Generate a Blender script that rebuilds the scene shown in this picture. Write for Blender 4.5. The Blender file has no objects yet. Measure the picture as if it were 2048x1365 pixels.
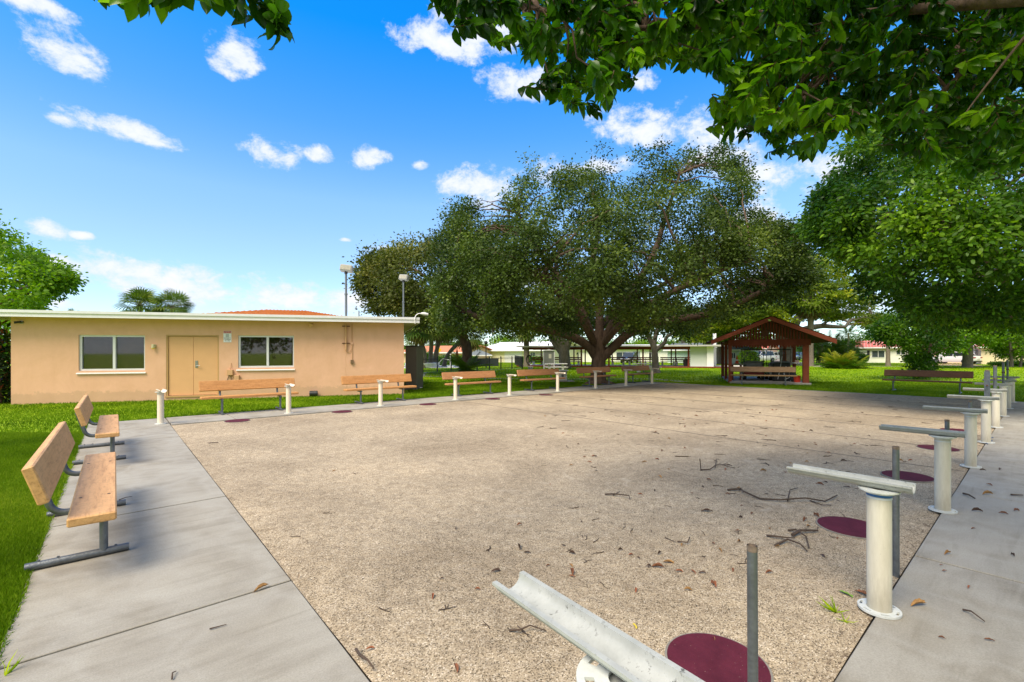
import bpy, math, random
import numpy as np
from mathutils import Vector, Matrix, noise
R = math.radians
rnd = random.Random(7)
rs = np.random.RandomState(11)
scene = bpy.context.scene
col = scene.collection

# ---------------------------------------------------------------- camera
FPX, YAW, ROLL, CY, CH = 920.0, -0.7125, -0.002, 705.0, 1.55
_cy, _sy, _cr, _sr = math.cos(YAW), math.sin(YAW), math.cos(ROLL), math.sin(ROLL)
CM = np.array([[_cy, -_sy, 0], [_sy, _cy, 0], [0, 0, 1]]) @ np.array([[1, 0, 0], [0, 0, -1], [0, 1, 0]], float) @ np.array([[_cr, -_sr, 0], [_sr, _cr, 0], [0, 0, 1]])
CP = np.array([0, 0, CH])
cam = bpy.data.cameras.new('camera')
cam.sensor_width = 36.0
cam.lens = FPX / 2048 * 36
cam.shift_y = (CY - 682.5) / 2048
cam.clip_start = 0.05
cam.clip_end = 3000
camo = bpy.data.objects.new('camera', cam)
col.objects.link(camo)
mw = Matrix([[*CM[i], CP[i]] for i in range(3)] + [[0, 0, 0, 1]])
camo.matrix_world = mw
scene.camera = camo
RT = np.array([math.cos(YAW), math.sin(YAW), 0])       # rightwards on the ground
FW = np.array([-math.sin(YAW), math.cos(YAW), 0])      # forwards on the ground

def ray(x, y): return CM @ np.array([(x - 1024) / FPX, -(y - CY) / FPX, -1.0])
def G(x, y, z=0.0):                                     # surveyed point at height z
    d = ray(x, y); return Vector(CP + d * ((z - CH) / d[2]))
def P(x, y, dep): return Vector(CP + ray(x, y) * dep)   # surveyed point at a distance
def PG(x, dep, z=0.0):
    p = P(x, CY, dep); p.z = z; return p
def L2(u, v, z=0.0): return Vector(CP * [1, 1, 0] + RT * u + FW * v + np.array([0, 0, z]))

# ---------------------------------------------------------------- sun and sky
SUN_EL = R(55)
sd = Vector(-0.56 * RT - 0.83 * FW); sd.normalize()
SUN = Vector((sd.x * math.cos(SUN_EL), sd.y * math.cos(SUN_EL), math.sin(SUN_EL)))
ld = bpy.data.lights.new('sun', 'SUN'); ld.energy = 3.0; ld.angle = R(34); ld.color = (1.0, 0.89, 0.72)
lo = bpy.data.objects.new('sun', ld); col.objects.link(lo)
lo.rotation_euler = SUN.to_track_quat('Z', 'Y').to_euler(); lo.location = (0, 0, 60)
scene.view_settings.view_transform = 'Standard'
scene.view_settings.look = 'None'
scene.view_settings.gamma = 1
scene.view_settings.exposure = 0.9

scene.render.engine = "CYCLES"
w = bpy.data.worlds.new('World'); scene.world = w; w.use_nodes = True
nt = w.node_tree; nt.nodes.clear()
def nd(t, tree=None, **k):
    n = (tree or nt).nodes.new(t)
    for a, b in k.items(): setattr(n, a, b)
    return n
def lk(a, b, tree=None): (tree or nt).links.new(a, b)
def mth(op, a, b=None, clamp=False):
    n = nd('ShaderNodeMath', operation=op, use_clamp=clamp)
    for i, v in enumerate((a, b)):
        if v is None: continue
        if isinstance(v, (int, float)): n.inputs[i].default_value = v
        else: lk(v, n.inputs[i])
    return n.outputs[0]
sky = nd('ShaderNodeTexSky', sky_type='NISHITA'); sky.sun_disc = False
sky.sun_elevation = SUN_EL; sky.sun_rotation = math.atan2(sd.x, sd.y)
sky.air_density = 1.0; sky.dust_density = 0.3; sky.ozone_density = 3.0
tc = nd('ShaderNodeTexCoord')
sep = nd('ShaderNodeSeparateXYZ'); lk(tc.outputs['Generated'], sep.inputs[0])
az = mth('ARCTAN2', sep.outputs[0], sep.outputs[1])
el = mth('ARCSINE', sep.outputs[2])
# clouds: azimuth, elevation, half widths, all in degrees of the sky
def azel(x, y):
    d = ray(x, y); d = d / np.linalg.norm(d); return math.atan2(d[0], d[1]), math.asin(d[2])
CL = [(60, 5, 90, 30, 0), (115, 92, 100, 50, .22), (160, 120, 50, 30, .3), (468, 105, 62, 58, 0), (235, 255, 130, 28, .03), (130, 240, 45, 16, 0),
      (530, 305, 75, 32, 0), (645, 308, 35, 20, 0), (735, 312, 50, 28, -.1), (840, 332, 22, 12, -.1), (95, 458, 50, 22, .1), (160, 470, 30, 9, 0),
      (150, 532, 110, 32, .05), (290, 556, 230, 46, .04), (450, 582, 290, 42, .03), (610, 600, 230, 34, .03), (780, 500, 50, 14, 0), (130, 608, 60, 12, 0),
      (1035, 165, 95, 40, 0), (890, 85, 110, 42, .1), (965, 60, 90, 62, .05), (900, 20, 40, 40, 0), (965, 378, 85, 48, .05), (1110, 345, 110, 36, .05), (1210, 325, 90, 30, .05),
      (1310, 255, 140, 56, .1), (1440, 290, 120, 70, .1), (1650, 350, 90, 46, .1), (1540, 360, 70, 40, .1), (1500, 450, 90, 60, 0), (1290, 160, 40, 26, 0), (1590, 560, 110, 50, 0),
      (690, 480, 16, 5, 0), (705, 600, 90, 20, 0), (1750, 600, 150, 40, 0), (1000, 560, 120, 30, 0), (2300, 200, 200, 120, 0), (-300, 300, 200, 80, 0)]
mask = None
for (cx, cy_, ax, ay, tilt) in CL:
    a0, e0 = azel(cx, cy_); a1, _ = azel(cx + ax, cy_); _, e1 = azel(cx, cy_ - ay)
    ra, re = abs(a1 - a0) + 1e-4, abs(e1 - e0) + 1e-4
    du = mth('DIVIDE', mth('SUBTRACT', az, a0), ra)
    dv = mth('DIVIDE', mth('SUBTRACT', el, e0), re)
    if tilt: dv = mth('ADD', dv, mth('MULTIPLY', du, tilt * ax / ay))
    q = mth('SUBTRACT', 1.0, mth('ADD', mth('MULTIPLY', du, du), mth('MULTIPLY', dv, dv)))
    mask = q if mask is None else mth('MAXIMUM', mask, q)
# unseen cloud cover overhead and behind the camera, added as neutral fill light
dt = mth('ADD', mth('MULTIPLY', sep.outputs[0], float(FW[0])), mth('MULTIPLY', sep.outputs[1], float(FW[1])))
fill_bank = mth('ADD', mth('MULTIPLY', dt, -3.0), mth('MULTIPLY', mth('SUBTRACT', sep.outputs[2], .80), 3.0))
fill_bank = mth('MINIMUM', mth('ADD', fill_bank, 1.0), 1.6)
mask = mth('MAXIMUM', mth('MAXIMUM', mask, fill_bank), -1.2)
mp = nd('ShaderNodeMapping'); mp.inputs['Scale'].default_value = (1, 1, 1.5); lk(tc.outputs['Generated'], mp.inputs[0])
n1 = nd('ShaderNodeTexNoise'); n1.inputs['Scale'].default_value = 15; n1.inputs['Detail'].default_value = 12; n1.inputs['Roughness'].default_value = .66
n1.inputs['Distortion'].default_value = .15
lk(mp.outputs[0], n1.inputs['Vector'])
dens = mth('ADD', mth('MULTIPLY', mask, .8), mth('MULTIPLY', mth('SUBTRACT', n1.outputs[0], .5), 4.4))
cov = nd('ShaderNodeMapRange', interpolation_type='SMOOTHSTEP'); lk(dens, cov.inputs[0])
cov.inputs[1].default_value = .02; cov.inputs[2].default_value = .95
shd = nd('ShaderNodeMapRange', interpolation_type='SMOOTHSTEP'); lk(dens, shd.inputs[0])
shd.inputs[1].default_value = .35; shd.inputs[2].default_value = 2.1; shd.inputs[3].default_value = .0; shd.inputs[4].default_value = 1.0
hs = nd('ShaderNodeHueSaturation'); hs.inputs['Saturation'].default_value = 1.1; hs.inputs['Value'].default_value = 1.0
lk(sky.outputs[0], hs.inputs['Color'])
tint = nd('ShaderNodeMix', data_type='RGBA', blend_type='MULTIPLY'); tint.inputs[0].default_value = 1
lk(hs.outputs[0], tint.inputs[6])
tr_ = nd('ShaderNodeValToRGB'); lk(mth('MULTIPLY', el, 1 / 1.2), tr_.inputs[0])     # the deeper blue of the upper air
tr_.color_ramp.elements[0].position = .02; tr_.color_ramp.elements[0].color = (.72, .80, .92, 1)
tr_.color_ramp.elements[1].position = .50; tr_.color_ramp.elements[1].color = (.04, .80, 1.25, 1)
for p_, c_ in ((.08, (.74, .74, .82, 1)), (.18, (.86, .84, .86, 1)), (.25, (.86, .92, .93, 1)), (.36, (.42, .84, 1.02, 1))):
    e_ = tr_.color_ramp.elements.new(p_); e_.color = c_
lk(tr_.outputs[0], tint.inputs[7])
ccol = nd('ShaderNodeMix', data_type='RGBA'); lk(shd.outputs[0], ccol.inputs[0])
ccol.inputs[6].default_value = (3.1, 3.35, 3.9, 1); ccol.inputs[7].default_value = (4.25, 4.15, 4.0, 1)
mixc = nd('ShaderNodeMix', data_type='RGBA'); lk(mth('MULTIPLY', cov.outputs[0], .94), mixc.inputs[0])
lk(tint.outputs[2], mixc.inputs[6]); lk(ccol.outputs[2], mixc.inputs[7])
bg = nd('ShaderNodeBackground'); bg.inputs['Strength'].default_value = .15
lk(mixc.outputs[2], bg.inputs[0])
wo = nd('ShaderNodeOutputWorld'); lk(bg.outputs[0], wo.inputs[0])

# ---------------------------------------------------------------- materials
MC = {}
def mat(name, c, rough=.6, var=.12, vs=3.0, bump=0.0, bs=60.0, metal=0.0, spec=.5, c2=None, stretch=None, detail=6, coat=0):
    if name in MC: return MC[name]
    m = bpy.data.materials.new(name); m.use_nodes = True; t = m.node_tree
    b = t.nodes['Principled BSDF']
    b.inputs['Roughness'].default_value = rough; b.inputs['Metallic'].default_value = metal
    b.inputs['Specular IOR Level'].default_value = spec
    if coat: b.inputs['Coat Weight'].default_value = coat
    tcn = t.nodes.new('ShaderNodeTexCoord'); src = tcn.outputs['Object']
    if stretch:
        mpn = t.nodes.new('ShaderNodeMapping'); mpn.inputs['Scale'].default_value = stretch
        t.links.new(src, mpn.inputs[0]); src = mpn.outputs[0]
    n = t.nodes.new('ShaderNodeTexNoise'); n.inputs['Scale'].default_value = vs; n.inputs['Detail'].default_value = detail; n.inputs['Roughness'].default_value = .65
    t.links.new(src, n.inputs['Vector'])
    mr = t.nodes.new('ShaderNodeMapRange'); mr.inputs[1].default_value = .3; mr.inputs[2].default_value = .7
    t.links.new(n.outputs[0], mr.inputs[0])
    mx = t.nodes.new('ShaderNodeMix'); mx.data_type = 'RGBA'
    lo_ = c2 if c2 else tuple(v * (1 - var) for v in c)
    hi_ = c if c2 else tuple(min(1, v * (1 + var)) for v in c)
    mx.inputs[6].default_value = (*lo_, 1); mx.inputs[7].default_value = (*hi_, 1)
    t.links.new(mr.outputs[0], mx.inputs[0]); t.links.new(mx.outputs[2], b.inputs['Base Color'])
    if bump:
        n2 = t.nodes.new('ShaderNodeTexNoise'); n2.inputs['Scale'].default_value = bs; n2.inputs['Detail'].default_value = 4
        t.links.new(src, n2.inputs['Vector'])
        bp = t.nodes.new('ShaderNodeBump'); bp.inputs['Strength'].default_value = bump; bp.inputs['Distance'].default_value = .02
        t.links.new(n2.outputs[0], bp.inputs['Height']); t.links.new(bp.outputs[0], b.inputs['Normal'])
    MC[name] = m; return m

def leafmat(name, a, b_, c_=None, trans=.35, rough=.5, spec=.4):
    """foliage: each leaf carries a 'tint' value 0..1 that picks its own colour"""
    if name in MC: return MC[name]
    m = bpy.data.materials.new(name); m.use_nodes = True; t = m.node_tree
    b = t.nodes['Principled BSDF']; out = t.nodes['Material Output']; spec = spec * .45
    b.inputs['Roughness'].default_value = rough; b.inputs['Specular IOR Level'].default_value = spec
    at = t.nodes.new('ShaderNodeAttribute'); at.attribute_name = 'tint'
    cr = t.nodes.new('ShaderNodeValToRGB')
    cr.color_ramp.elements[0].color = (*a, 1); cr.color_ramp.elements[1].color = (*(c_ or b_), 1)
    cr.color_ramp.elements[1].position = 1
    if c_:
        e = cr.color_ramp.elements.new(.6); e.color = (*b_, 1)
    t.links.new(at.outputs['Fac'], cr.inputs[0]); t.links.new(cr.outputs[0], b.inputs['Base Color'])
    tr = t.nodes.new('ShaderNodeBsdfTranslucent')
    g = t.nodes.new('ShaderNodeMix'); g.data_type = 'RGBA'; g.blend_type = 'MULTIPLY'; g.inputs[0].default_value = 1
    t.links.new(cr.outputs[0], g.inputs[6]); g.inputs[7].default_value = (1.5, 1.7, .6, 1)
    t.links.new(g.outputs[2], tr.inputs[0])
    mx = t.nodes.new('ShaderNodeMixShader'); mx.inputs[0].default_value = trans
    t.links.new(b.outputs[0], mx.inputs[1]); t.links.new(tr.outputs[0], mx.inputs[2]); t.links.new(mx.outputs[0], out.inputs[0])
    MC[name] = m; return m

# ---------------------------------------------------------------- mesh builder
class MB:
    def __init__(s): s.v = []; s.f = []; s.m = Matrix()
    def _add(s, vs, fs):
        k = len(s.v); s.v += [tuple(s.m @ Vector(p)) for p in vs]; s.f += [tuple(i + k for i in f) for f in fs]; return s
    def box(s, x0, x1, y0, y1, z0, z1):
        v = [(x, y, z) for z in (z0, z1) for y in (y0, y1) for x in (x0, x1)]
        return s._add(v, [(0, 2, 3, 1), (4, 5, 7, 6), (0, 1, 5, 4), (2, 6, 7, 3), (0, 4, 6, 2), (1, 3, 7, 5)])
    def cbox(s, x0, x1, y0, y1, z0, z1, c=.006):
        """box with chamfered edges: stacked rings"""
        def ring(x0, x1, y0, y1, z, c): return [(x0 + c, y0, z), (x1 - c, y0, z), (x1, y0 + c, z), (x1, y1 - c, z), (x1 - c, y1, z), (x0 + c, y1, z), (x0, y1 - c, z), (x0, y0 + c, z)]
        rr = [ring(x0 + c, x1 - c, y0 + c, y1 - c, z0, c * .5), ring(x0, x1, y0, y1, z0 + c, c), ring(x0, x1, y0, y1, z1 - c, c), ring(x0 + c, x1 - c, y0 + c, y1 - c, z1, c * .5)]
        v = sum(rr, []); f = []
        for k in range(3):
            for i in range(8):
                j = (i + 1) % 8; f.append((k * 8 + i, k * 8 + j, k * 8 + 8 + j, k * 8 + 8 + i))
        f.append(tuple(range(7, -1, -1))); f.append(tuple(range(24, 32)))
        return s._add(v, f)
    def tube(s, pts, r, n=10, cap=True):
        pts = [Vector(p) for p in pts]; rr = r if isinstance(r, (list, tuple)) else [r] * len(pts)
        v = []; f = []; up = None
        for i, p in enumerate(pts):
            t = (pts[min(i + 1, len(pts) - 1)] - pts[max(i - 1, 0)]).normalized()
            if up is None: up = Vector((0, 0, 1)) if abs(t.z) < .9 else Vector((1, 0, 0))
            a = t.cross(up).normalized(); b = a.cross(t).normalized(); up = b
            for k in range(n):
                an = 2 * math.pi * k / n; v.append(p + (a * math.cos(an) + b * math.sin(an)) * rr[i])
        for i in range(len(pts) - 1):
            for k in range(n):
                j = (k + 1) % n; f.append((i * n + k, i * n + j, i * n + n + j, i * n + n + k))
        if cap: f.append(tuple(range(n - 1, -1, -1))); f.append(tuple(range((len(pts) - 1) * n, len(pts) * n)))
        return s._add(v, f)
    def lathe(s, prof, n=24, cx=0, cy=0, close=False):
        v = []; f = []
        for (r, z) in prof:
            for k in range(n):
                a = 2 * math.pi * k / n; v.append((cx + r * math.cos(a), cy + r * math.sin(a), z))
        m_ = len(prof)
        for i in range(m_ if close else m_ - 1):
            for k in range(n):
                j = (k + 1) % n; i2 = (i + 1) % m_; f.append((i * n + k, i * n + j, i2 * n + j, i2 * n + k))
        if not close:
            if prof[0][0] > 1e-6: f.append(tuple(range(n - 1, -1, -1)))
            if prof[-1][0] > 1e-6: f.append(tuple(range((m_ - 1) * n, m_ * n)))
        return s._add(v, f)
    def prism(s, poly, y0, y1, axis='y'):
        """poly (x,z) extruded along y (or 'x': poly (y,z); 'z': poly (x,y))"""
        n = len(poly)
        def p(a, b, t): return (a, t, b) if axis == 'y' else ((t, a, b) if axis == 'x' else (a, b, t))
        v = [p(a, b, y0) for a, b in poly] + [p(a, b, y1) for a, b in poly]
        f = [tuple(range(n)), tuple(range(2 * n - 1, n - 1, -1))] + [(i, i + n, (i + 1) % n + n, (i + 1) % n) for i in range(n)]
        return s._add(v, f)
    def quad(s, a, b, c, d): return s._add([a, b, c, d], [(0, 1, 2, 3)])
    def build(s, name, m, parent=None, smooth=False, auto=None):
        me = bpy.data.meshes.new(name); me.from_pydata(s.v, [], s.f)
        me.materials.append(m)
        import bmesh
        bm = bmesh.new(); bm.from_mesh(me); bmesh.ops.remove_doubles(bm, verts=bm.verts, dist=1e-6)
        bmesh.ops.recalc_face_normals(bm, faces=bm.faces); bm.to_mesh(me); bm.free()
        if smooth:
            me.polygons.foreach_set('use_smooth', [True] * len(me.polygons))
            try: me.set_sharp_from_angle(angle=R(auto or 40))
            except Exception: pass
        o = bpy.data.objects.new(name, me); col.objects.link(o)
        if parent is not None: o.parent = parent
        return o

def tag(o, label=None, cat=None, group=None, kind=None):
    if label: o['label'] = label
    if cat: o['category'] = cat
    if group: o['group'] = group
    if kind: o['kind'] = kind
    return o
def struct(o): o['kind'] = 'structure'; return o
def thing(name, label, cat, loc=(0, 0, 0), rz=0, group=None):
    o = bpy.data.objects.new(name, None); col.objects.link(o); o.location = loc; o.rotation_euler = (0, 0, rz)
    o.empty_display_size = .2
    return tag(o, label, cat, group)
KIDS = {}
def dup(root, loc, rz=None, label=None, scale=None, group=None):
    def cp(o, par):
        c = o.copy(); col.objects.link(c)
        if par is not None: c.parent = par
        for ch in o.children: cp(ch, c)
        return c
    r = cp(root, None); r.location = loc
    if rz is not None: r.rotation_euler = (0, 0, rz)
    if scale is not None: r.scale = (scale,) * 3 if isinstance(scale, (int, float)) else scale
    if label: r['label'] = label
    if group: r['group'] = group
    return r

# leaf replication ---------------------------------------------------------
LEAF4 = (np.array([[0, 0, 0], [.5, .32, .06], [1, 0, 0], [.5, -.32, .06]]), [(0, 3, 2, 1)])
LEAFQ = (np.array([[0, 0, 0], [.45, .36, .0], [1, 0, 0], [.45, -.36, .0]]), [(0, 3, 2, 1)])
_l = []
for (x, wd, dz) in [(0, 0, 0), (.12, .10, -.01), (.3, .235, 0), (.5, .26, .0), (.7, .2, -.03), (.87, .09, -.08), (1, 0, -.14)]:
    _l.append((x, wd, dz))
def _bigleaf():
    v = []; f = []
    for x, wd, dz in _l: v += [(x, wd, dz + wd * .35), (x, 0, dz), (x, -wd, dz + wd * .35)]
    for i in range(len(_l) - 1):
        a = i * 3; f += [(a, a + 1, a + 4, a + 3), (a + 1, a + 2, a + 5, a + 4)]
    return np.array(v, float), f
LEAFBIG = _bigleaf()
def _leaf6():
    v = [(0, 0, 0), (.3, .25, .08), (.75, .2, .0), (1, 0, -.1), (.75, -.2, .0), (.3, -.25, .08)]
    return np.array(v, float), [(0, 5, 2, 1), (5, 4, 3, 2)]
LEAF6 = _leaf6()
BLADE = (np.array([[0, .5, 0], [0, -.5, 0], [.6, -.32, .1], [.6, .32, .1], [1, 0, .45]]), None)
def norm(a): return a / (np.linalg.norm(a, axis=-1, keepdims=True) + 1e-9)
def repl(name, tpl, pos, T, N, size, tint, m, parent=None, width=1.0, smooth=False):
    V, F = tpl; n = len(pos); k = len(V)
    T = norm(T); B = norm(np.cross(N, T)); N = np.cross(T, B)
    size = np.broadcast_to(np.asarray(size, float), (n,))
    wd = np.broadcast_to(np.asarray(width, float), (n,))
    X = V[None, :, 0, None] * T[:, None, :] + V[None, :, 1, None] * B[:, None, :] * wd[:, None, None] + V[None, :, 2, None] * N[:, None, :]
    co = (pos[:, None, :] + X * size[:, None, None]).reshape(-1, 3)
    tot = [len(f) for f in F]; flat = np.concatenate([np.array(f) for f in F]); lt = len(flat)
    me = bpy.data.meshes.new(name)
    me.vertices.add(n * k); me.vertices.foreach_set('co', co.astype(np.float32).ravel())
    me.loops.add(n * lt); me.loops.foreach_set('vertex_index', (flat[None] + (np.arange(n) * k)[:, None]).ravel().astype(np.int32))
    me.polygons.add(n * len(F))
    st = np.cumsum([0] + tot[:-1])
    me.polygons.foreach_set('loop_start', (st[None] + (np.arange(n) * lt)[:, None]).ravel().astype(np.int32))
    me.update(calc_edges=True); me.validate()
    at = me.attributes.new('tint', 'FLOAT', 'POINT'); at.data.foreach_set('value', np.repeat(np.clip(tint, 0, 1), k).astype(np.float32))
    if smooth: me.polygons.foreach_set('use_smooth', [True] * len(me.polygons))
    me.materials.append(m)
    o = bpy.data.objects.new(name, me); col.objects.link(o)
    if parent is not None: o.parent = parent
    return o

def smp(nv, p):  # smooth noise -1..1 for arrays
    return np.array([noise.noise(Vector(q) * nv) for q in p])

def crown_points(prof, vmax, n, seed, dep_scale=1.0, lump=2.4, thr=-.12, shell=.42, vc=0.0, rag=0.0):
    """prof: list of (u, ztop, zbot) silhouettes seen from the front; returns cluster centres (u,v,z)"""
    r = np.random.RandomState(seed); us = np.array([p[0] for p in prof]); zt = np.array([p[1] for p in prof]); zb = np.array([p[2] for p in prof])
    uc = (us[0] + us[-1]) / 2; hw = (us[-1] - us[0]) / 2
    out = []
    off = Vector((seed * 3.1, 0, 0))
    while len(out) < n:
        u = r.uniform(us[0], us[-1]); ve = vmax * math.sqrt(max(0, 1 - ((u - uc) / (hw * 1.02)) ** 2)) + .3
        v = r.uniform(-ve, ve); a = math.sqrt(max(0, 1 - (v / ve) ** 2))
        t = np.interp(u, us, zt); b = np.interp(u, us, zb); c = b + (t - b) * .35
        T_ = c + (t - c) * a; B_ = c - (c - b) * min(1, a * 1.6)
        if rag:
            T_ += rag * (noise.noise(Vector((u / .9, v / .9, seed))) * 1.3 - .25); B_ += rag * .8 * noise.noise(Vector((u / .8, v / .8, seed + 7)))
            if T_ <= B_ + .05: continue
        z = r.uniform(B_, T_)
        d = min(T_ - z, (z - B_) * .8 + .3, (ve - abs(v)) * .7 + (T_ - z) * .3)
        if d > .8 and r.rand() > shell: continue
        if noise.noise((Vector((u, v, z)) + off) / lump) < thr: continue
        out.append((u, v, z))
    return np.array(out)

def foliage(name, C, L, sig, size, m, parent, seed, tpl=LEAF4, droop=.2, center=None, tvar=.25, lump=1.7, flat=1.0, width=1.0, up=.5):
    r = np.random.RandomState(seed); n = len(C)
    idx = np.repeat(np.arange(n), L); N = len(idx)
    off = r.normal(0, 1, (N, 3)) * sig; off[:, 2] *= flat
    cs = r.uniform(.6, 1.25, n)[idx][:, None]
    pos = C[idx] + off * cs
    T = norm(off + r.normal(0, .6, (N, 3)) * sig); T[:, 2] -= droop
    Nn = r.normal(0, .75, (N, 3)); Nn[:, 2] += up
    if center is not None:
        Nn += norm(pos - np.asarray(center)) * .7
    ct = np.array([noise.noise(Vector(c) / lump) for c in C])[idx]
    tint = .40 + ct * .75 + r.normal(0, tvar * .6, N) + r.normal(0, .08, n)[idx]
    sz = size * r.uniform(.65, 1.25, N)
    return repl(name, tpl, pos, T, Nn, sz, tint, m, parent, width)

def limb_pts(a, b, k=6, sag=.12, seed=0, wig=.06):
    r = random.Random(seed); a = Vector(a); b = Vector(b); L = (b - a).length
    out = []
    for i in range(k + 1):
        t = i / k; p = a.lerp(b, t); p.z += math.sin(t * math.pi) * sag * L
        if 0 < i < k: p += Vector([r.uniform(-1, 1) for _ in range(3)]) * wig * L
        out.append(p)
    return out

# ================================================================ GROUND
def ground_mat(name, build):
    m = bpy.data.materials.new(name); m.use_nodes = True; t = m.node_tree
    build(t, t.nodes['Principled BSDF']); return m
def N_(t, typ, **k):
    n = t.nodes.new(typ)
    for a, b in k.items(): setattr(n, a, b)
    return n
def noise_(t, src, sc, det=6, rough=.6, dist=0):
    n = N_(t, 'ShaderNodeTexNoise'); n.inputs['Scale'].default_value = sc; n.inputs['Detail'].default_value = det; n.inputs['Roughness'].default_value = rough
    n.inputs['Distortion'].default_value = dist
    t.links.new(src, n.inputs['Vector']); return n.outputs[0]
def ramp_(t, src, stops):
    c = N_(t, 'ShaderNodeValToRGB'); e = c.color_ramp.elements
    e[0].position = stops[0][0]; e[0].color = (*stops[0][1], 1); e[1].position = stops[-1][0]; e[1].color = (*stops[-1][1], 1)
    for p, cc in stops[1:-1]: q = e.new(p); q.color = (*cc, 1)
    t.links.new(src, c.inputs[0]); return c.outputs[0]
def mix_(t, f, a, b, mode='MIX'):
    n = N_(t, 'ShaderNodeMix', data_type='RGBA', blend_type=mode)
    for i, v in ((0, f), (6, a), (7, b)):
        if hasattr(v, 'links') or hasattr(v, 'is_linked'): t.links.new(v, n.inputs[i])
        elif i == 0: n.inputs[0].default_value = v
        else: n.inputs[i].default_value = (*v, 1)
    return n.outputs[2]
def bump_(t, h, strength, dist, bsdf, nrm=None):
    b = N_(t, 'ShaderNodeBump'); b.inputs['Strength'].default_value = strength; b.inputs['Distance'].default_value = dist
    t.links.new(h, b.inputs['Height'])
    if nrm is not None: t.links.new(nrm, b.inputs['Normal'])
    t.links.new(b.outputs[0], bsdf.inputs['Normal']); return b.outputs[0]

def m_grass(t, b):
    s = N_(t, 'ShaderNodeTexCoord').outputs['Object']
    c = ramp_(t, noise_(t, s, 1.1, 8, .75), [(.3, (.14, .23, .002)), (.5, (.215, .32, .003)), (.72, (.30, .39, .005))])
    c2 = ramp_(t, noise_(t, s, .09, 4), [(.35, (.85, .95, .9)), (.65, (1.15, 1.08, 1.0))])
    c = mix_(t, 1.0, c, c2, 'MULTIPLY')
    t.links.new(c, b.inputs['Base Color']); b.inputs['Roughness'].default_value = .8; b.inputs['Specular IOR Level'].default_value = .15
    bump_(t, noise_(t, s, 28, 8, .8), .5, .04, b)
MG = ground_mat('grass_turf', m_grass)
def m_gravel(t, b):
    s = N_(t, 'ShaderNodeTexCoord').outputs['Object']
    v = N_(t, 'ShaderNodeTexVoronoi'); v.inputs['Scale'].default_value = 165; v.inputs['Randomness'].default_value = 1; t.links.new(s, v.inputs['Vector'])
    v2 = N_(t, 'ShaderNodeTexVoronoi'); v2.inputs['Scale'].default_value = 55; t.links.new(s, v2.inputs['Vector'])
    sp = N_(t, 'ShaderNodeSeparateColor'); t.links.new(v.outputs['Color'], sp.inputs[0])
    stone = ramp_(t, sp.outputs[0], [(0, (.06, .048, .032)), (.12, (.19, .15, .10)), (.35, (.36, .29, .198)), (.85, (.46, .375, .265)), (1, (.66, .58, .46))])
    big = ramp_(t, noise_(t, s, .55, 7, .65, .4), [(.32, (.76, .73, .70)), (.5, (1.0, .98, .96)), (.66, (1.22, 1.19, 1.15))])
    c = mix_(t, 1.0, stone, big, 'MULTIPLY')
    fine = ramp_(t, noise_(t, s, 9, 8, .75), [(.3, (.72, .70, .68)), (.6, (1.08, 1.08, 1.08))])
    c = mix_(t, 1.0, c, fine, 'MULTIPLY')
    # pale worn scuffs and scattered dark organic crumbs
    sc = ramp_(t, noise_(t, s, 1.7, 5, .6, 1.2), [(.63, (0, 0, 0)), (.70, (1, 1, 1))])
    sc2 = N_(t, 'ShaderNodeMath', operation='MULTIPLY'); t.links.new(sc, sc2.inputs[0]); sc2.inputs[1].default_value = .55
    c = mix_(t, sc2.outputs[0], c, (.48, .40, .30))
    mp_ = N_(t, 'ShaderNodeMapping'); mp_.inputs['Scale'].default_value = (1, 3.2, 1); mp_.inputs['Rotation'].default_value = (0, 0, .7); t.links.new(s, mp_.inputs[0])
    dk = ramp_(t, noise_(t, mp_.outputs[0], 22, 6, .7), [(.64, (0, 0, 0)), (.70, (1, 1, 1))])
    ms = ramp_(t, noise_(t, s, 1.3, 4), [(.40, (.08, .08, .08)), (.60, (1, 1, 1))])
    dk = mix_(t, 1.0, dk, ms, 'MULTIPLY')
    sx = N_(t, 'ShaderNodeSeparateXYZ'); t.links.new(s, sx.inputs[0])
    def mr_(o, a, b, c0=0., d0=1.):
        n = N_(t, 'ShaderNodeMapRange'); t.links.new(o, n.inputs[0])
        for i, v_ in enumerate((a, b, c0, d0)): n.inputs[1 + i].default_value = v_
        return n.outputs[0]
    # drifts of leaf litter against the far and near edges
    e1 = N_(t, 'ShaderNodeMath', operation='MULTIPLY'); t.links.new(mr_(sx.outputs[1], 10.2, 12.3), e1.inputs[0]); t.links.new(mr_(sx.outputs[0], 8, 13), e1.inputs[1])
    e2 = mr_(sx.outputs[1], 1.25, .68); e3 = N_(t, 'ShaderNodeMath', operation='MAXIMUM'); t.links.new(e1.outputs[0], e3.inputs[0])
    e2b = N_(t, 'ShaderNodeMath', operation='MULTIPLY'); t.links.new(e2, e2b.inputs[0]); e2b.inputs[1].default_value = .6; t.links.new(e2b.outputs[0], e3.inputs[1])
    l1 = N_(t, 'ShaderNodeMath', operation='MULTIPLY_ADD'); t.links.new(e3.outputs[0], l1.inputs[0]); l1.inputs[1].default_value = .20; t.links.new(noise_(t, mp_.outputs[0], 13, 8, .75), l1.inputs[2])
    lit = mr_(l1.outputs[0], .66, .72); l2 = N_(t, 'ShaderNodeMath', operation='MULTIPLY'); t.links.new(lit, l2.inputs[0]); l2.inputs[1].default_value = .8
    c = mix_(t, l2.outputs[0], c, (.11, .075, .05))
    c = mix_(t, dk, c, (.13, .09, .06))
    t.links.new(c, b.inputs['Base Color']); b.inputs['Roughness'].default_value = .9; b.inputs['Specular IOR Level'].default_value = .2
    n1_ = bump_(t, v.outputs['Distance'], -.8, .008, b)
    n2_ = bump_(t, v2.outputs['Distance'], -.4, .01, b, n1_)
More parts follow.
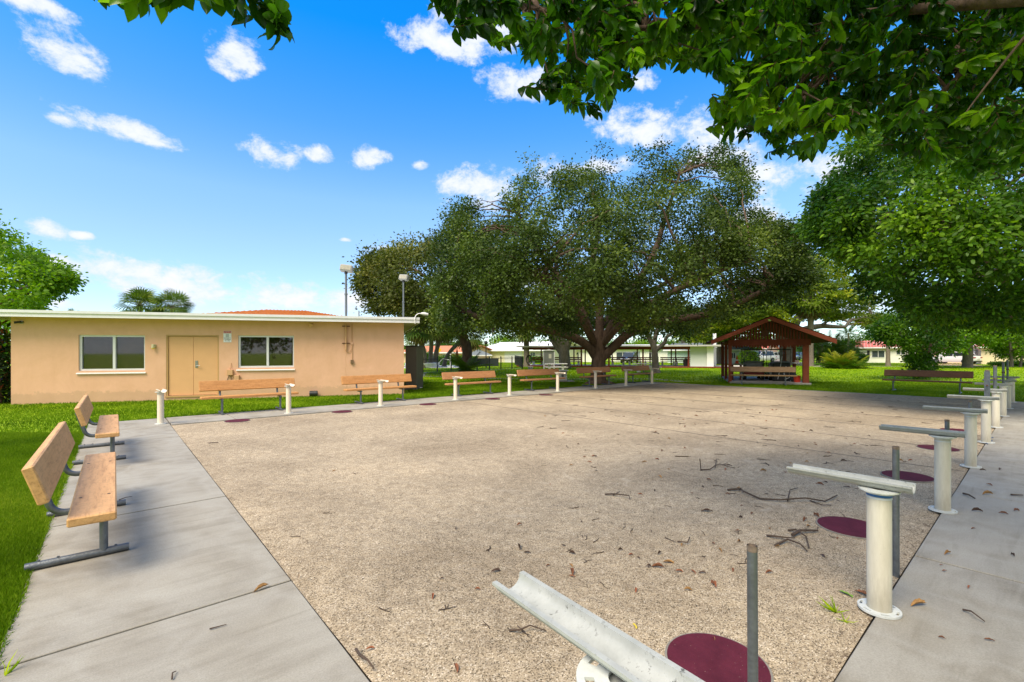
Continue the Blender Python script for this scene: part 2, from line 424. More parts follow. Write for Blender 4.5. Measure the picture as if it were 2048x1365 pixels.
    bump_(t, noise_(t, s, 6, 6, .6), .5, .05, b, n2_)
MGR = ground_mat('gravel_surface', m_gravel)
def m_conc(t, b):
    s = N_(t, 'ShaderNodeTexCoord').outputs['Object']
    c = ramp_(t, noise_(t, s, 1.1, 7, .6, 1.5), [(.30, (.235, .210, .170)), (.48, (.305, .278, .230)), (.68, (.355, .33, .278))])
    mp_ = N_(t, 'ShaderNodeMapping'); mp_.inputs['Scale'].default_value = (.6, 4.5, 1); mp_.inputs['Rotation'].default_value = (0, 0, .25); t.links.new(s, mp_.inputs[0])
    st = ramp_(t, noise_(t, mp_.outputs[0], 2.2, 7, .65, .6), [(.34, (.84, .83, .81)), (.52, (1, 1, 1)), (.75, (1.06, 1.06, 1.06))])
    c = mix_(t, 1.0, c, st, 'MULTIPLY')
    # pressure-washer wand sweeps: pale branching bands
    vv = N_(t, 'ShaderNodeTexVoronoi'); vv.feature = 'DISTANCE_TO_EDGE'; vv.inputs['Scale'].default_value = 1.5
    mp2 = N_(t, 'ShaderNodeMapping'); mp2.inputs['Scale'].default_value = (2.0, .75, 1)
    nn = N_(t, 'ShaderNodeTexNoise'); nn.inputs['Scale'].default_value = 2; t.links.new(s, nn.inputs['Vector'])
    vm = N_(t, 'ShaderNodeVectorMath', operation='MULTIPLY_ADD'); t.links.new(nn.outputs['Color'], vm.inputs[0]); vm.inputs[1].default_value = (.8, .8, 0); t.links.new(s, vm.inputs[2])
    t.links.new(vm.outputs[0], mp2.inputs[0]); t.links.new(mp2.outputs[0], vv.inputs['Vector'])
    wv = ramp_(t, vv.outputs['Distance'], [(.0, (1, 1, 1)), (.30, (0, 0, 0))])
    w2 = N_(t, 'ShaderNodeMath', operation='MULTIPLY'); t.links.new(wv, w2.inputs[0]); w2.inputs[1].default_value = .40
    c = mix_(t, w2.outputs[0], c, (.40, .38, .335))
    sp = ramp_(t, noise_(t, s, 110, 4, .8), [(.3, (.78, .77, .76)), (.62, (1.06, 1.06, 1.06))])
    c = mix_(t, 1.0, c, sp, 'MULTIPLY')
    spot = ramp_(t, noise_(t, s, 19, 2, .5), [(.74, (0, 0, 0)), (.78, (1, 1, 1))])
    s2 = N_(t, 'ShaderNodeMath', operation='MULTIPLY'); t.links.new(spot, s2.inputs[0]); s2.inputs[1].default_value = .5
    c = mix_(t, s2.outputs[0], c, (.2, .18, .15))
    t.links.new(c, b.inputs['Base Color']); b.inputs['Roughness'].default_value = .85; b.inputs['Specular IOR Level'].default_value = .25
    n_ = bump_(t, noise_(t, s, 170, 4, .7), .25, .004, b)
    bump_(t, noise_(t, mp_.outputs[0], 30, 4, .6), .15, .004, b, n_)
MCN = ground_mat('brushed_concrete', m_conc)
MDIRT = mat('dark_soil', (.055, .042, .028), .95, .3, 8, .6, 40)
MASPH = mat('asphalt', (.20, .195, .19), .9, .12, 3, .3, 120)
MDRIVE = mat('pale_driveway', (.42, .36, .34), .9, .1, 2)

CX0, CX1, CY0, CY1 = .92, 20.9, .66, 12.35           # the gravel court
WX0, WY0, WY1 = -.47, -2.6, 13.75                    # outer edges of the walks
Z = 0.0
g = MB()
# grass with the court and walks left out, so nothing overlaps
def rect(mb, x0, x1, y0, y1, z): mb.quad((x0, y0, z), (x1, y0, z), (x1, y1, z), (x0, y1, z))
B_ = 900
rect(g, -B_, WX0, -B_, B_, -.03); rect(g, WX0, CX1 + .17, WY1, B_, -.03); rect(g, CX1 + .17, B_, -B_, B_, -.03)
rect(g, WX0, CX1 + .17, -B_, -.9, -.03)
struct(g.build('grass_lawn', MG))
g = MB(); rect(g, WX0 - .03, CX1 + .2, -.95, WY1 + .03, -.05); struct(g.build('soil_bed', MDIRT))
# gravel: a gently uneven sheet
g = MB(); nx, ny = 160, 96
vs = []
for j in range(ny + 1):
    for i in range(nx + 1):
        x = CX0 + .004 + (CX1 - CX0 - .008) * i / nx; y = CY0 + .004 + (CY1 - CY0 - .008) * j / ny
        ed = min(x - CX0, CX1 - x, y - CY0, CY1 - y)
        vs.append((x, y, -.012 + .012 * noise.noise(Vector((x * .6, y * .6, 0))) + .004 * noise.noise(Vector((x * 3, y * 3, 4))) - (.012 if ed < .12 else 0)))
g._add(vs, [(j * (nx + 1) + i, j * (nx + 1) + i + 1, (j + 1) * (nx + 1) + i + 1, (j + 1) * (nx + 1) + i) for j in range(ny) for i in range(nx)])
struct(g.build('gravel_court', MGR, smooth=True, auto=180))
# walks: separate slabs with open joints
def slab_row(name, rects):
    g = MB()
    for k, (x0, x1, y0, y1) in enumerate(rects):
        dz = rnd.uniform(-.002, .002); j = .011
        g.cbox(x0 + j, x1 - j, y0 + j, y1 - j, -.12, 0 + dz, .004)
    return struct(g.build(name, MCN))
yj = [-.9, 1.15, 3.36, 5.80, 8.15, 10.5, 12.35]
rl = [(WX0, CX0, a, b) for a, b in zip(yj[1:], yj[2:])] + [(WX0, CX0, .66, 1.15), (WX0, CX0, -.9, .66)]
slab_row('left_walkway', rl)
xj = [CX0, 2.15, 4.6, 7.05, 9.5, 11.95, 14.4, 16.85, 19.3, CX1 + .17]
slab_row('near_walkway', [(a, b, -.9, CY0) for a, b in zip(xj, xj[1:])])
slab_row('building_walkway', [(WX0, CX0, 12.35, WY1)] + [(a, b, CY1, WY1) for a, b in zip(xj, xj[1:])])
slab_row('far_kerb_strip', [(CX1, CX1 + .17, a, b) for a, b in zip(np.linspace(.66, 12.35, 6)[:-1], np.linspace(.66, 12.35, 6)[1:])])

# black grit lines where the walk meets the gravel, loose pebbles (uncountable)
PEB = (np.array([[1, 0, 0], [-1, 0, 0], [0, .8, 0], [0, -.8, 0], [0, 0, .6], [0, 0, -.6]]) * .5, [(0, 2, 4), (2, 1, 4), (1, 3, 4), (3, 0, 4), (2, 0, 5), (1, 2, 5), (3, 1, 5), (0, 3, 5)])
n = 26000
dd = 1.2 + 6.5 * rs.rand(n * 3) ** 1.7; aa = rs.uniform(-.84, .84, n * 3)
pu = np.stack([np.tan(aa) * dd, dd], 1); pp = pu[:, :1] * RT[None] + pu[:, 1:] * FW[None]
ok = (pp[:, 0] > CX0 + .02) & (pp[:, 0] < CX1) & (pp[:, 1] > CY0 + .02) & (pp[:, 1] < CY1); pp = pp[ok][:n]
pp[:, 2] = -.010
mp_ = leafmat('pebbles', (.05, .035, .022), (.36, .29, .20), (.62, .55, .43), trans=0, rough=.85)
struct  # gravel stones are uncountable
o = repl('loose_gravel', PEB, pp, rs.normal(0, 1, (len(pp), 3)) * [1, 1, .2], rs.normal(0, .3, (len(pp), 3)) + [0, 0, 1], rs.uniform(.003, .0075, len(pp)), rs.uniform(0, 1, len(pp)) ** .7, mp_)
tag(o, 'loose tan gravel stones scattered over the court', 'gravel', kind='stuff')

# lawn blades (uncountable)
BL = (np.array([[0, .5, 0], [0, -.5, 0], [.55, -.36, .05], [.55, .36, .05], [1, 0, .28]], float), [(0, 1, 2, 3), (3, 2, 4)])
def blades(name, pts, h, wd, label, seed, mt, lay=.38):
    r = np.random.RandomState(seed); n = len(pts)
    T = r.normal(0, lay, (n, 3)); T[:, 2] = 1
    Nn = r.normal(0, 1, (n, 3)); Nn[:, 2] = lay * 1.6
    hh = h * r.uniform(.5, 1.3, n)
    V = (BL[0] * [1, wd, 1], BL[1])
    tt = np.array([noise.noise(Vector(p) * .9) * .5 + noise.noise(Vector(p) * .22) * .45 for p in pts]) + .42 + r.normal(0, .16, n)
    o = repl(name, V, pts, T, Nn, hh, tt, mt)
    return tag(o, label, 'grass', kind='stuff')
MBL = leafmat('grass_blades', (.085, .165, .002), (.21, .33, .003), (.38, .46, .01), trans=.35, rough=.6, spec=.2)
MBLN = leafmat('near_grass_blades', (.06, .12, .004), (.14, .24, .005), (.29, .36, .025), trans=.3, rough=.65, spec=.2)
def lawn_ok(p):
    x, y = p[:, 0], p[:, 1]
    inside = (x > WX0 - .0) & (x < CX1 + .18) & (y > -.9) & (y < WY1 + .0)
    return ~inside
def scatter(n, d0, d1, pw, a0, a1, seed):
    r = np.random.RandomState(seed); d = d0 + (d1 - d0) * r.rand(n) ** pw; a = r.uniform(a0, a1, n)
    p = (np.tan(a) * d)[:, None] * RT[None] + d[:, None] * FW[None]; p[:, 2] = -.03
    return p[lawn_ok(p)]
WLp, WRp = G(22, 808), G(808, 787)
def not_in_house(p):
    u = (WRp - WLp).normalized(); a = np.array([u.x, u.y]); b = np.array([-u.y, u.x]); q = p[:, :2] - np.array([WLp.x, WLp.y])
    return ~((q @ b > -.02) & (q @ b < 9) & (q @ a > 0) & (q @ a < 12.0))
p1 = scatter(560000, 2.6, 9, 1.15, -.86, -.62, 1)
blades('near_lawn_grass', p1[not_in_house(p1)], .055, .09, 'long bright green lawn blades beside the left walkway', 2, MBLN, .5)
p2 = scatter(520000, 9, 24, .9, -.86, .86, 3)
blades('middle_lawn_grass', p2[not_in_house(p2)], .055, .22, 'lawn blades between the walkway and the peach building', 4, MBLN, .6)
p3 = scatter(230000, 22, 75, .85, -.2, .86, 5)
blades('far_lawn_grass', p3[not_in_house(p3)], .075, .6, 'grass texture of the open lawn beyond the court', 6, MBL, 3.0)
# ragged turf fringe hanging over the slab edges
fr = []
for k in range(34000):
    if rnd.random() < .45: fr.append((WX0 - abs(rnd.gauss(0, .035)) + .02 + .025 * noise.noise(Vector((k * .0, rnd.random() * 0 + 1, 0))), rnd.uniform(1.5, 13.7), -.03))
    else: fr.append((rnd.uniform(-.4, 20.8), WY1 + abs(rnd.gauss(0, .03)) - .012, -.03))
blades('turf_fringe', np.array(fr), .06, .14, 'ragged fringe of grass along the walkway edges', 8, MBLN)

# paths and roads beyond
def strip(name, pts, wd, z, m):
    g = MB(); L = []
    for i, p in enumerate(pts):
        t = (Vector(pts[min(i + 1, len(pts) - 1)]) - Vector(pts[max(i - 1, 0)])).normalized(); nn = Vector((-t.y, t.x, 0)) * wd / 2
        L.append((Vector(p) + nn, Vector(p) - nn))
    for (a, b), (c, d) in zip(L, L[1:]):
        for q in (a, b, c, d): q.z = z
        g.quad(a, b, d, c)
    return struct(g.build(name, m))
strip('lawn_footpath', [PG(820, 31), PG(1000, 27.5), PG(1150, 26.8), PG(1300, 27), PG(1372, 24.2)], .55, -.018, MCN)
strip('shed_footpath', [PG(828, 26), PG(850, 36), PG(1045, 44.6)], .5, -.014, MCN)
strip('street', [PG(1440, 130), PG(1560, 100), PG(1700, 60), PG(1790, 52), PG(2300, 47)], 4.5, -.016, MASPH) if False else None
strip('driveway_road', [PG(1545, 95), PG(1580, 70), PG(1625, 52), PG(1665, 47)], 3.0, -.020, MDRIVE)
strip('brick_driveway', [PG(1880, 74), PG(1895, 58), PG(1915, 50)], 4.4, -.018, mat('pink_pavers', (.42, .24, .20), .9, .15, 4))
strip('lawn_slab', [PG(1742, 49), PG(1805, 48)], 1.1, -.012, MCN)

# ================================================================ COURT FURNITURE
def m_pvc(t, b):
    c = N_(t, 'ShaderNodeTexCoord').outputs['Object']
    mpn = N_(t, 'ShaderNodeMapping'); mpn.inputs['Scale'].default_value = (3, 3, .5); t.links.new(c, mpn.inputs[0])
    q = ramp_(t, noise_(t, mpn.outputs[0], 4, 9, .7), [(.3, (.54, .50, .40)), (.55, (.66, .62, .51)), (.75, (.70, .67, .57))])
    sx = N_(t, 'ShaderNodeSeparateXYZ'); t.links.new(c, sx.inputs[0])
    def grime(z0, z1, inv):
        ad = N_(t, 'ShaderNodeMath', operation='MULTIPLY_ADD'); t.links.new(noise_(t, mpn.outputs[0], 11, 6, .75), ad.inputs[0]); ad.inputs[1].default_value = -.35 if not inv else .35; t.links.new(sx.outputs[2], ad.inputs[2])
        n = N_(t, 'ShaderNodeMapRange'); t.links.new(ad.outputs[0], n.inputs[0]); n.inputs[1].default_value = z0; n.inputs[2].default_value = z1; n.inputs[3].default_value = 0 if inv else .55; n.inputs[4].default_value = .3 if inv else 0
        return n.outputs[0]
    q = mix_(t, grime(-.15, .04, False), q, (.27, .235, .17))
    q = mix_(t, grime(.78, .90, True), q, (.33, .28, .20))
    d = ramp_(t, noise_(t, c, 42, 5, .75), [(.66, (0, 0, 0)), (.72, (.6, .6, .6))]); q = mix_(t, d, q, (.22, .19, .15))
    t.links.new(q, b.inputs['Base Color']); b.inputs['Roughness'].default_value = .5; b.inputs['Specular IOR Level'].default_value = .4
    bump_(t, noise_(t, c, 35, 4, .6), .12, .003, b)
MPVC = ground_mat('cream_pvc', m_pvc)
MPVCW = mat('white_pvc', (.66, .68, .66), .42, .07, 9, .08, 40, spec=.45, c2=(.50, .52, .50), detail=9)
def m_trough(t, b):
    c = N_(t, 'ShaderNodeTexCoord').outputs['Object']
    q = ramp_(t, noise_(t, c, 7, 8, .7), [(.3, (.30, .31, .29)), (.6, (.43, .44, .415))])
    d = ramp_(t, noise_(t, c, 55, 5, .7), [(.56, (0, 0, 0)), (.66, (1, 1, 1))]); d2 = ramp_(t, noise_(t, c, 5, 3, .6), [(.40, (0, 0, 0)), (.62, (1, 1, 1))])
    q = mix_(t, mix_(t, 1.0, d, d2, 'MULTIPLY'), q, (.10, .10, .085))
    t.links.new(q, b.inputs['Base Color']); b.inputs['Roughness'].default_value = .45
MTRO = ground_mat('weathered_trough', m_trough)
MPEACHP = mat('warm_cream_post', (.76, .66, .52), .55, .05, 3)
MGALV = mat('galvanised_pipe', (.20, .22, .24), .5, .3, 14, .15, 60, metal=.75, c2=(.12, .13, .145))
MRUST = mat('rust', (.12, .05, .025), .9, .3, 20)
MBLUE = mat('blue_glue', (.02, .12, .35), .5)
MDARK = mat('dark_hollow', (.01, .01, .012), .9)
def m_maroon(t, b):
    c = N_(t, 'ShaderNodeTexCoord').outputs['Object']
    q = ramp_(t, noise_(t, c, 6, 8, .7), [(.3, (.060, .007, .016)), (.65, (.105, .014, .028))])
    d = ramp_(t, noise_(t, c, 70, 4, .7), [(.66, (0, 0, 0)), (.72, (1, 1, 1))]); d2 = ramp_(t, noise_(t, c, 4, 4, .6), [(.40, (.15, .15, .15)), (.62, (.9, .9, .9))])
    q = mix_(t, mix_(t, 1.0, d, d2, 'MULTIPLY'), q, (.42, .30, .24))
    t.links.new(q, b.inputs['Base Color']); b.inputs['Roughness'].default_value = .75; b.inputs['Specular IOR Level'].default_value = .25
    bump_(t, noise_(t, c, 90, 4, .6), .2, .004, b)
MMAROON = ground_mat('maroon_rubber', m_maroon)
MRIM = mat('concrete_rim', (.22, .20, .17), .9, .2, 20)

def trough_mesh(L0, L1, r=.056, th=.006, z=0.0):
    """half pipe open upwards, along y from L0 to L1, rolled lips"""
    prof = []
    n = 12
    for k in range(n + 1):
        a = math.pi + math.pi * k / n; prof.append((r * math.cos(a), r * math.sin(a) * .72))
    outer = [(-r - .012, .006), (-r - .012, -.004)] + [(x * 1.0, y - th) for x, y in prof] + [(r + .012, -.004), (r + .012, .006)]
    inner = [(x * (1 - th / r), y) for x, y in prof][::-1]
    inner = [(r - th, .006)] + inner[1:-1] + [(-r + th, .006)]
    g = MB(); poly = [(x, y + z) for x, y in outer + inner]
    n_ = len(poly); ns = 2
    # side faces + end strips (no n-gon so the concave shape stays right)
    v = [(x, L0, y) for x, y in poly] + [(x, L1, y) for x, y in poly]
    f = [(i, i + n_, (i + 1) % n_ + n_, (i + 1) % n_) for i in range(n_)]
    no = len(outer)
    io = list(range(no)); ii = list(range(n_ - 1, no - 1, -1))
    m_ = min(len(io), len(ii))
    for off in (0, n_):
        for k in range(m_ - 1):
            a, b, c, d = io[k + (no - m_) // 2], io[k + 1 + (no - m_) // 2], ii[k + 1], ii[k]
            f.append((a + off, b + off, c + off, d + off))
    g._add(v, f)
    return g

def flange(mb, r0, r1, z0, z1, n=28, slots=True):
    """ring with kidney slots cut right through"""
    rm0, rm1 = r0 + (r1 - r0) * .45, r0 + (r1 - r0) * .75
    N = 48
    radii = [r0, rm0, rm1, r1]
    def sl(k): return slots and (k % 8) in (2, 3, 4, 5)
    for k in range(N):
        a, b = 2 * math.pi * k / N, 2 * math.pi * (k + 1) / N
        def q(r, an, z): return (r * math.cos(an), r * math.sin(an), z)
        for i in range(3):
            if i == 1 and sl(k):
                continue
            ra, rb = radii[i], radii[i + 1]
            mb._add([q(ra, a, z1), q(rb, a, z1), q(rb, b, z1), q(ra, b, z1)], [(0, 1, 2, 3)])
            mb._add([q(ra, a, z0), q(rb, a, z0), q(rb, b, z0), q(ra, b, z0)], [(3, 2, 1, 0)])
        for r in [r0, r1] + ([rm0, rm1] if sl(k) else []):
            mb._add([q(r, a, z0), q(r, b, z0), q(r, b, z1), q(r, a, z1)], [(0, 1, 2, 3)])
        for kk, an in ((k, a), (k + 1, b)):
            if sl(kk % N) != sl((kk - 1) % N) and ((kk == k and sl(k)) or (kk == k + 1 and sl(k))):
                mb._add([q(rm0, an, z0), q(rm1, an, z0), q(rm1, an, z1), q(rm0, an, z1)], [(0, 1, 2, 3)])
    return mb

def score_post(name, label, loc, h=.70, r=.068, m=MPVC, near=True, tdir=1, tz=0.0, trot=0.0, glue=False, group=None, slots=True, long0=-.16, long1=.52, dx=0.0):
    t = thing(name, label, 'post', loc, 0, group)
    g = MB(); g.lathe([(r, .012), (r, h), (r - .006, h), (r - .006, .012)], 28, close=True).build('column', m, t, True)
    g = MB(); flange(g, r + .001, r + .045, .001, .014, slots=slots); g.build('base_flange', MPVCW, t)
    g = MB(); g.lathe([(r + .014, h - .01), (r + .014, h + .004), (r - .004, h + .004), (r - .004, h - .02), (r + .003, h - .04)], 28)
    flange(g, r - .02, r + (.062 if slots and name == 'trough_post' and loc[0] < 2 else .04), h + .0045, h + .014, slots=slots)
    g.build('top_flange', MPVCW, t)
    if glue: MB().lathe([(r + .0015, h - .028), (r + .0025, h - .02), (r + .0015, h - .011)], 28).build('glue_band', MBLUE, t, True)
    tr = trough_mesh(long0 if tdir > 0 else -long1, long1 if tdir > 0 else -long0, z=0).build('trough', MTRO if near else m, t, True, 50)
    tr.location = (dx, 0, h + .06); tr.rotation_euler = (tz, 0, trot)
    return t
posts_g = 'white posts with half pipe troughs along the near walkway'
PX = [1.0, 3.47, 6.10, 8.70, 11.2, 13.6, 16.1, 18.3, 20.7]
plab = ['cream post nearest the camera, its tilted white trough crossing the bottom edge of the photo', 'cream post with blue glue under its white trough, right of the second maroon disc',
        'cream post with white droppings on its trough, third along the near walkway', 'cream post fourth along the near walkway, left of the blue tape', 'cream post with blue tape at its foot, fifth along the near walkway',
        'cream post sixth along the near walkway, just beyond the tall split pipe', 'cream post seventh along the near walkway', 'cream post eighth along the near walkway, second from its far end', 'cream post at the far end of the near walkway']
for k, (x, lb) in enumerate(zip(PX, plab)):
    if k == 0:
        p0 = score_post('trough_post', lb, (x - .01, .70, 0), .70, .066, trot=R(-4), tz=0.0, dx=.015, glue=False, group=posts_g, long0=-.17, long1=.53)
        MB().lathe([(.063, .64), (.0, .64)], 24).build('hollow_core', MDARK, p0)
    else:
        score_post('trough_post', lb, (x, .65, 0), .715, .061, trot=R([0, 0, 2, 4, 1, 3, 0, 2, 3][k]), glue=(k in (1,)), group=posts_g, long0=-.16, long1=.48)
# side wall of near gravel stuff on troughs
far_g = 'cream posts with small troughs along the building walkway'
flab = ['cream post at the corner of the two walkways, its trough seen end on', 'cream post in front of the long bench by the double door', 'cream post in front of the bench at the corner of the peach building', 'cream post in front of the bench beside the leaning trunk',
        'cream post between the benches, left of the notice board', 'cream post beside the white concrete stand', 'cream post in front of the bench at the foot of the big tree', 'cream post in front of the last bench by the small tree', 'cream post right of the last walkway bench', 'cream post at the far corner of the court, left of the red pavilion']
FP = [(.76, 12.62), (3.36, 12.62), (5.85, 12.62), (8.45, 12.62), (10.78, 12.62), (13.29, 12.62), (15.64, 12.62), (17.85, 12.62), (20.0, 12.62)]
FPp = [G(321, 848), G(569, 826), G(756, 812), G(903, 798), G(1020, 791), G(1115, 784), G(1194, 777), G(1261, 773), G(1317, 769)]
for k, (p, q) in enumerate(zip(FPp, FP)):
    score_post('court_post', flab[k] if k < 8 else flab[9], (q[0] if k else p.x, 12.62, 0), .69, .06, MPEACHP, near=False, tdir=-1, trot=R([4, -3, 0, -8, -12, -6, -20, -20, -15][k]), group=far_g, slots=False, long0=-.12, long1=.42)

# galvanised stakes
def onray(px, Y):
    d = ray(px, 900); s = Y / d[1]; return d[0] * s
sg = 'galvanised pipes standing beside the near posts'
def pipe(label, x, y, h, r=.019, lean=(0, 0), split=False, clamp=False):
    t = thing('steel_pipe', label, 'pipe', (x, y, 0), 0, sg)
    g = MB(); top = Vector((lean[0], lean[1], h))
    g.tube([(0, 0, -.05), top * .5, top], r, 16, cap=False)
    g.tube([Vector(top), Vector((0, 0, -.05)) * .5 + top * .5], r * .8, 16, cap=False)
    g.build('pipe', MGALV, t, True)
    g = MB(); g.tube([top - Vector((0, 0, .018)), top + Vector((0, 0, .002))], [r * 1.03, r * 1.0], 16, cap=False); g.tube([top - Vector((0, 0, .02)), top + Vector((0, 0, .002))], [r * .8, r * .8], 16, cap=False); g.build('worn_tip', mat('worn_tip', (.16, .12, .09), .8, .4, 60), t, True)
    if split:
        MB().box(-.008, .008, -r * 1.25, r * 1.25, h * .45, h * .98).build('channel', MGALV, t).location = (lean[0] * .7 - r * 1.4, lean[1], 0)
    if clamp:
        g = MB(); g.tube([(-.09, 0, h * .78), (.09, 0, h * .78)], .012, 8); g.tube([(0, -.03, h * .78), (0, .03, h * .78)], .024, 10); g.build('clamp', MRUST, t)
    return t
pipe('nearest steel pipe, slightly leaning, in front of the nearest maroon disc', 1.745, .69, .85, .0175, (-.006, .0))
pipe('rusty topped steel pipe right beside the post with blue glue', 4.13, .68, .885, .020)
pipe('short rusty steel pipe just left of the third post', 6.72, .68, .82, .02)
pipe('short dark steel pipe behind the trough of the fourth post', onray(1940, .68), .68, .86, .02)
pipe('tall split steel pipe between the fifth and sixth posts', onray(1975, .66), .66, 1.22, .03, (0, 0), True, True)
pipe('tall steel pipe with a clamp, behind the tall split pipe', onray(1990.5, .68), .68, 1.25, .03, (0, 0), False, True)
pipe('tall thin steel pipe with a clamp, third from the far end', onray(2007, .7), .7, 1.28, .026, (0, 0), False, True)
pipe('tall thin steel pipe with a clamp, farthest of all', onray(2015.5, .72), .72, 1.3, .024, (0, 0), False, True)

# maroon throwing discs
dg = 'maroon discs set into the gravel'
def disc(label, x, y, r=.26):
    t = thing('throwing_disc', label, 'disc', (x, y, -.012), 0, dg)
    MB().lathe([(0, -.02), (r + .012, -.02), (r + .012, .012), (r, .012)], 40).build('rim', MRIM, t)
    g = MB(); pr = [(r * k / 6, .0165) for k in range(7)] + [(r + .001, .0125)]; g.lathe(pr[1:] + [(r, -.01)], 44); g.build('pad', MMAROON, t)
    return t
dx = [2.27, 4.93, 7.47, 10.0, 12.5]
dl = ['maroon disc nearest the camera, at the bottom of the photo behind the leaning pipe', 'maroon disc to the left of the post with blue glue', 'maroon disc behind the third post', 'maroon disc behind the fourth post', 'maroon disc farthest along the near walkway']
for x, lb in zip(dx, dl): disc(lb, x, 1.07 if x < 3 else 1.12, .235 if x < 3 else .25)
dl = ['flat maroon disc in front of the long bench by the double door', 'flat maroon disc left of the bench at the building corner', 'flat maroon disc right of the bench at the building corner', 'flat maroon disc in front of the bench beside the leaning trunk', 'flat maroon disc near the white concrete stand']
for (px, py), lb in zip([(468, 838), (677, 822), (850, 808), (985, 798), (1092, 790)], dl):
    p = G(px, py); disc(lb, p.x, min(p.y, 12.06), .25)
# lane cords
for k, x in enumerate([8.3, 10.1, 12.0, 14.0, 16.2, 18.3]):
    g = MB(); pts = []
    for i in range(30):
        y = CY0 + .02 + (CY1 - CY0 - .04) * i / 29; pts.append((x + .06 * noise.noise(Vector((y * .4, x, 0))), y, .003 + .006 * noise.noise(Vector((y, x, 3)))))
    g.tube(pts, .004, 5); o = g.build('lane_cord', mat('cord', (.17, .14, .11), .9))
    tag(o, ['dark lane cord across the gravel, nearest of six', 'dark lane cord across the gravel, second from the camera', 'dark lane cord across the gravel, third from the camera', 'dark lane cord across the gravel, fourth from the camera', 'dark lane cord across the gravel, fifth from the camera', 'dark lane cord across the gravel, farthest of six'][k], 'cord', 'lane cords across the court')
g = MB(); pts = [(11.0 + .9 * i / 10, .62 + .03 * math.sin(i), .006) for i in range(11)]; g.tube(pts, .007, 6)
o = g.build('blue_tape', mat('blue_tape', (.02, .06, .16), .6)); tag(o, 'dark blue tape lying at the foot of a near walkway post', 'tape')

# ---------------------------------------------------------------- benches
def m_board(name, a, b):
    def f(t, s):
        c = N_(t, 'ShaderNodeTexCoord').outputs['Object']
        mpn = N_(t, 'ShaderNodeMapping'); mpn.inputs['Scale'].default_value = (.35, 3, 3); t.links.new(c, mpn.inputs[0])
        q = ramp_(t, noise_(t, mpn.outputs[0], 5, 6, .6, .5), [(.3, a), (.7, b)])
        sp = ramp_(t, noise_(t, c, 26, 4, .6), [(.3, (.9, .88, .86)), (.62, (1.04, 1.04, 1.04))])
        q = mix_(t, 1.0, q, sp, 'MULTIPLY')
        ws = ramp_(t, noise_(t, mpn.outputs[0], 14, 8, .75, .4), [(.36, (.72, .68, .64)), (.52, (1, 1, 1)), (.8, (1.06, 1.05, 1.04))]); q = mix_(t, 1.0, q, ws, 'MULTIPLY')
        t.links.new(q, s.inputs['Base Color']); s.inputs['Roughness'].default_value = .55; s.inputs['Specular IOR Level'].default_value = .35
        bump_(t, noise_(t, c, 60, 4, .6), .08, .004, s)
    m = ground_mat(name, f); return m
MBO = m_board('orange_board', (.50, .235, .075), (.60, .30, .11))
MBP = m_board('peach_board', (.58, .315, .125), (.68, .39, .17))
MBR = m_board('brown_board', (.42, .20, .085), (.50, .25, .11))
MBD = m_board('dark_brown_board', (.17, .075, .038), (.22, .10, .052))
MBG = m_board('tan_board', (.26, .16, .085), (.32, .20, .11))
MBOLT = mat('bolt', (.09, .07, .05), .6, metal=.6)
def bench(label, loc, rz, m, L=2.4, legs=.78, group=None, seg=2, wedge=0):
    """faces -y, back rest towards +y"""
    t = thing('park_bench', label, 'bench', loc, rz, group); h = L / 2
    MB().cbox(-h, h, -.125, .125, .405, .465, .009).build('seat', m, t)
    g = MB(); g.cbox(-h, h, -.03, .03, -.13, .13, .009); o = g.build('backrest', m, t)
    o.location = (0, .265, .71); o.rotation_euler = (R(-17), 0, 0)
    for s in ((-1, 1) if seg == 2 else (-1, 0, 1)):
        x = s * legs * h
        MB().tube([(x, -.05, .04), (x, -.05, .37)], .026, 14).build('leg', MGALV, t, True)
        g = MB(); g.tube([(x, -.20, .028), (x, .37, .028)], .028, 14)
        for yy in (-.12, .2, .3): g.tube([(x, yy, .05), (x, yy, .064)], .008, 6)
        g.build('foot', MGALV, t, True)
        g = MB(); pts = [(x, -.11, .378), (x, .10, .378)]
        for k in range(7):
            a = R(-90 + 72 * k / 6); pts.append((x, .15 + .10 * math.cos(a), .478 + .10 * math.sin(a)))
        pts.append((x, .325, .72)); pts = [(p[0] + .0, p[1], p[2]) for p in pts]
        g.tube(pts, .0235, 12); g.build('back_support', MGALV, t, True)
    for sx in (-1, 1):
        for yy in (-.08, .08): MB().lathe([(.011, .4652), (.009, .468)], 10, sx * legs * h, yy).build('bolt', MBOLT, t)
    return t
lg = 'benches along the left walkway'
bench('peach topped bench nearest the camera on the left walkway', (-.115, 5.43, 0), R(90), MBP, 2.52, .56 , lg)
bench('smaller looking peach bench behind the nearest one, towards the peach building', (-.075, 9.52, 0), R(90), MBP, 2.45, .58, lg)
bg_ = 'orange and brown benches along the building walkway'
def bench_on(label, pxl, pxr, y, m, rz=0.0, **k):
    """seat ends seen at pxl and pxr, standing at court row y"""
    xa, xb = onray(pxl, y), onray(pxr, y)
    return bench(label, ((xa + xb) / 2, y, 0), rz, m, k.pop('L', xb - xa), group=bg_, **k)
bench_on('long orange bench in front of the double door', 401, 595, 13.55, MBO, legs=.6)
bench_on('orange bench at the right corner of the peach building', 690, 830, 13.55, MBO, legs=.6)
bench_on('orange brown bench beside the leaning trunk', 893, 999, 13.60, MBR, legs=.6)
bench_on('orange brown bench left of the white concrete stand', 1044, 1127, 13.55, MBR, legs=.6)
bench_on('orange brown bench at the foot of the big tree', 1163, 1229, 13.5, MBR, legs=.6)
bench_on('orange brown bench last on the building walkway', 1253, 1307, 13.5, MBR, legs=.6)
q = G(1855, 783.5)
bench('dark brown bench alone on the lawn beyond the court', (q.x - .1, q.y + .05, -.03), R(-90), MBD, 2.6, .74)
bpy.context.view_layer.update()

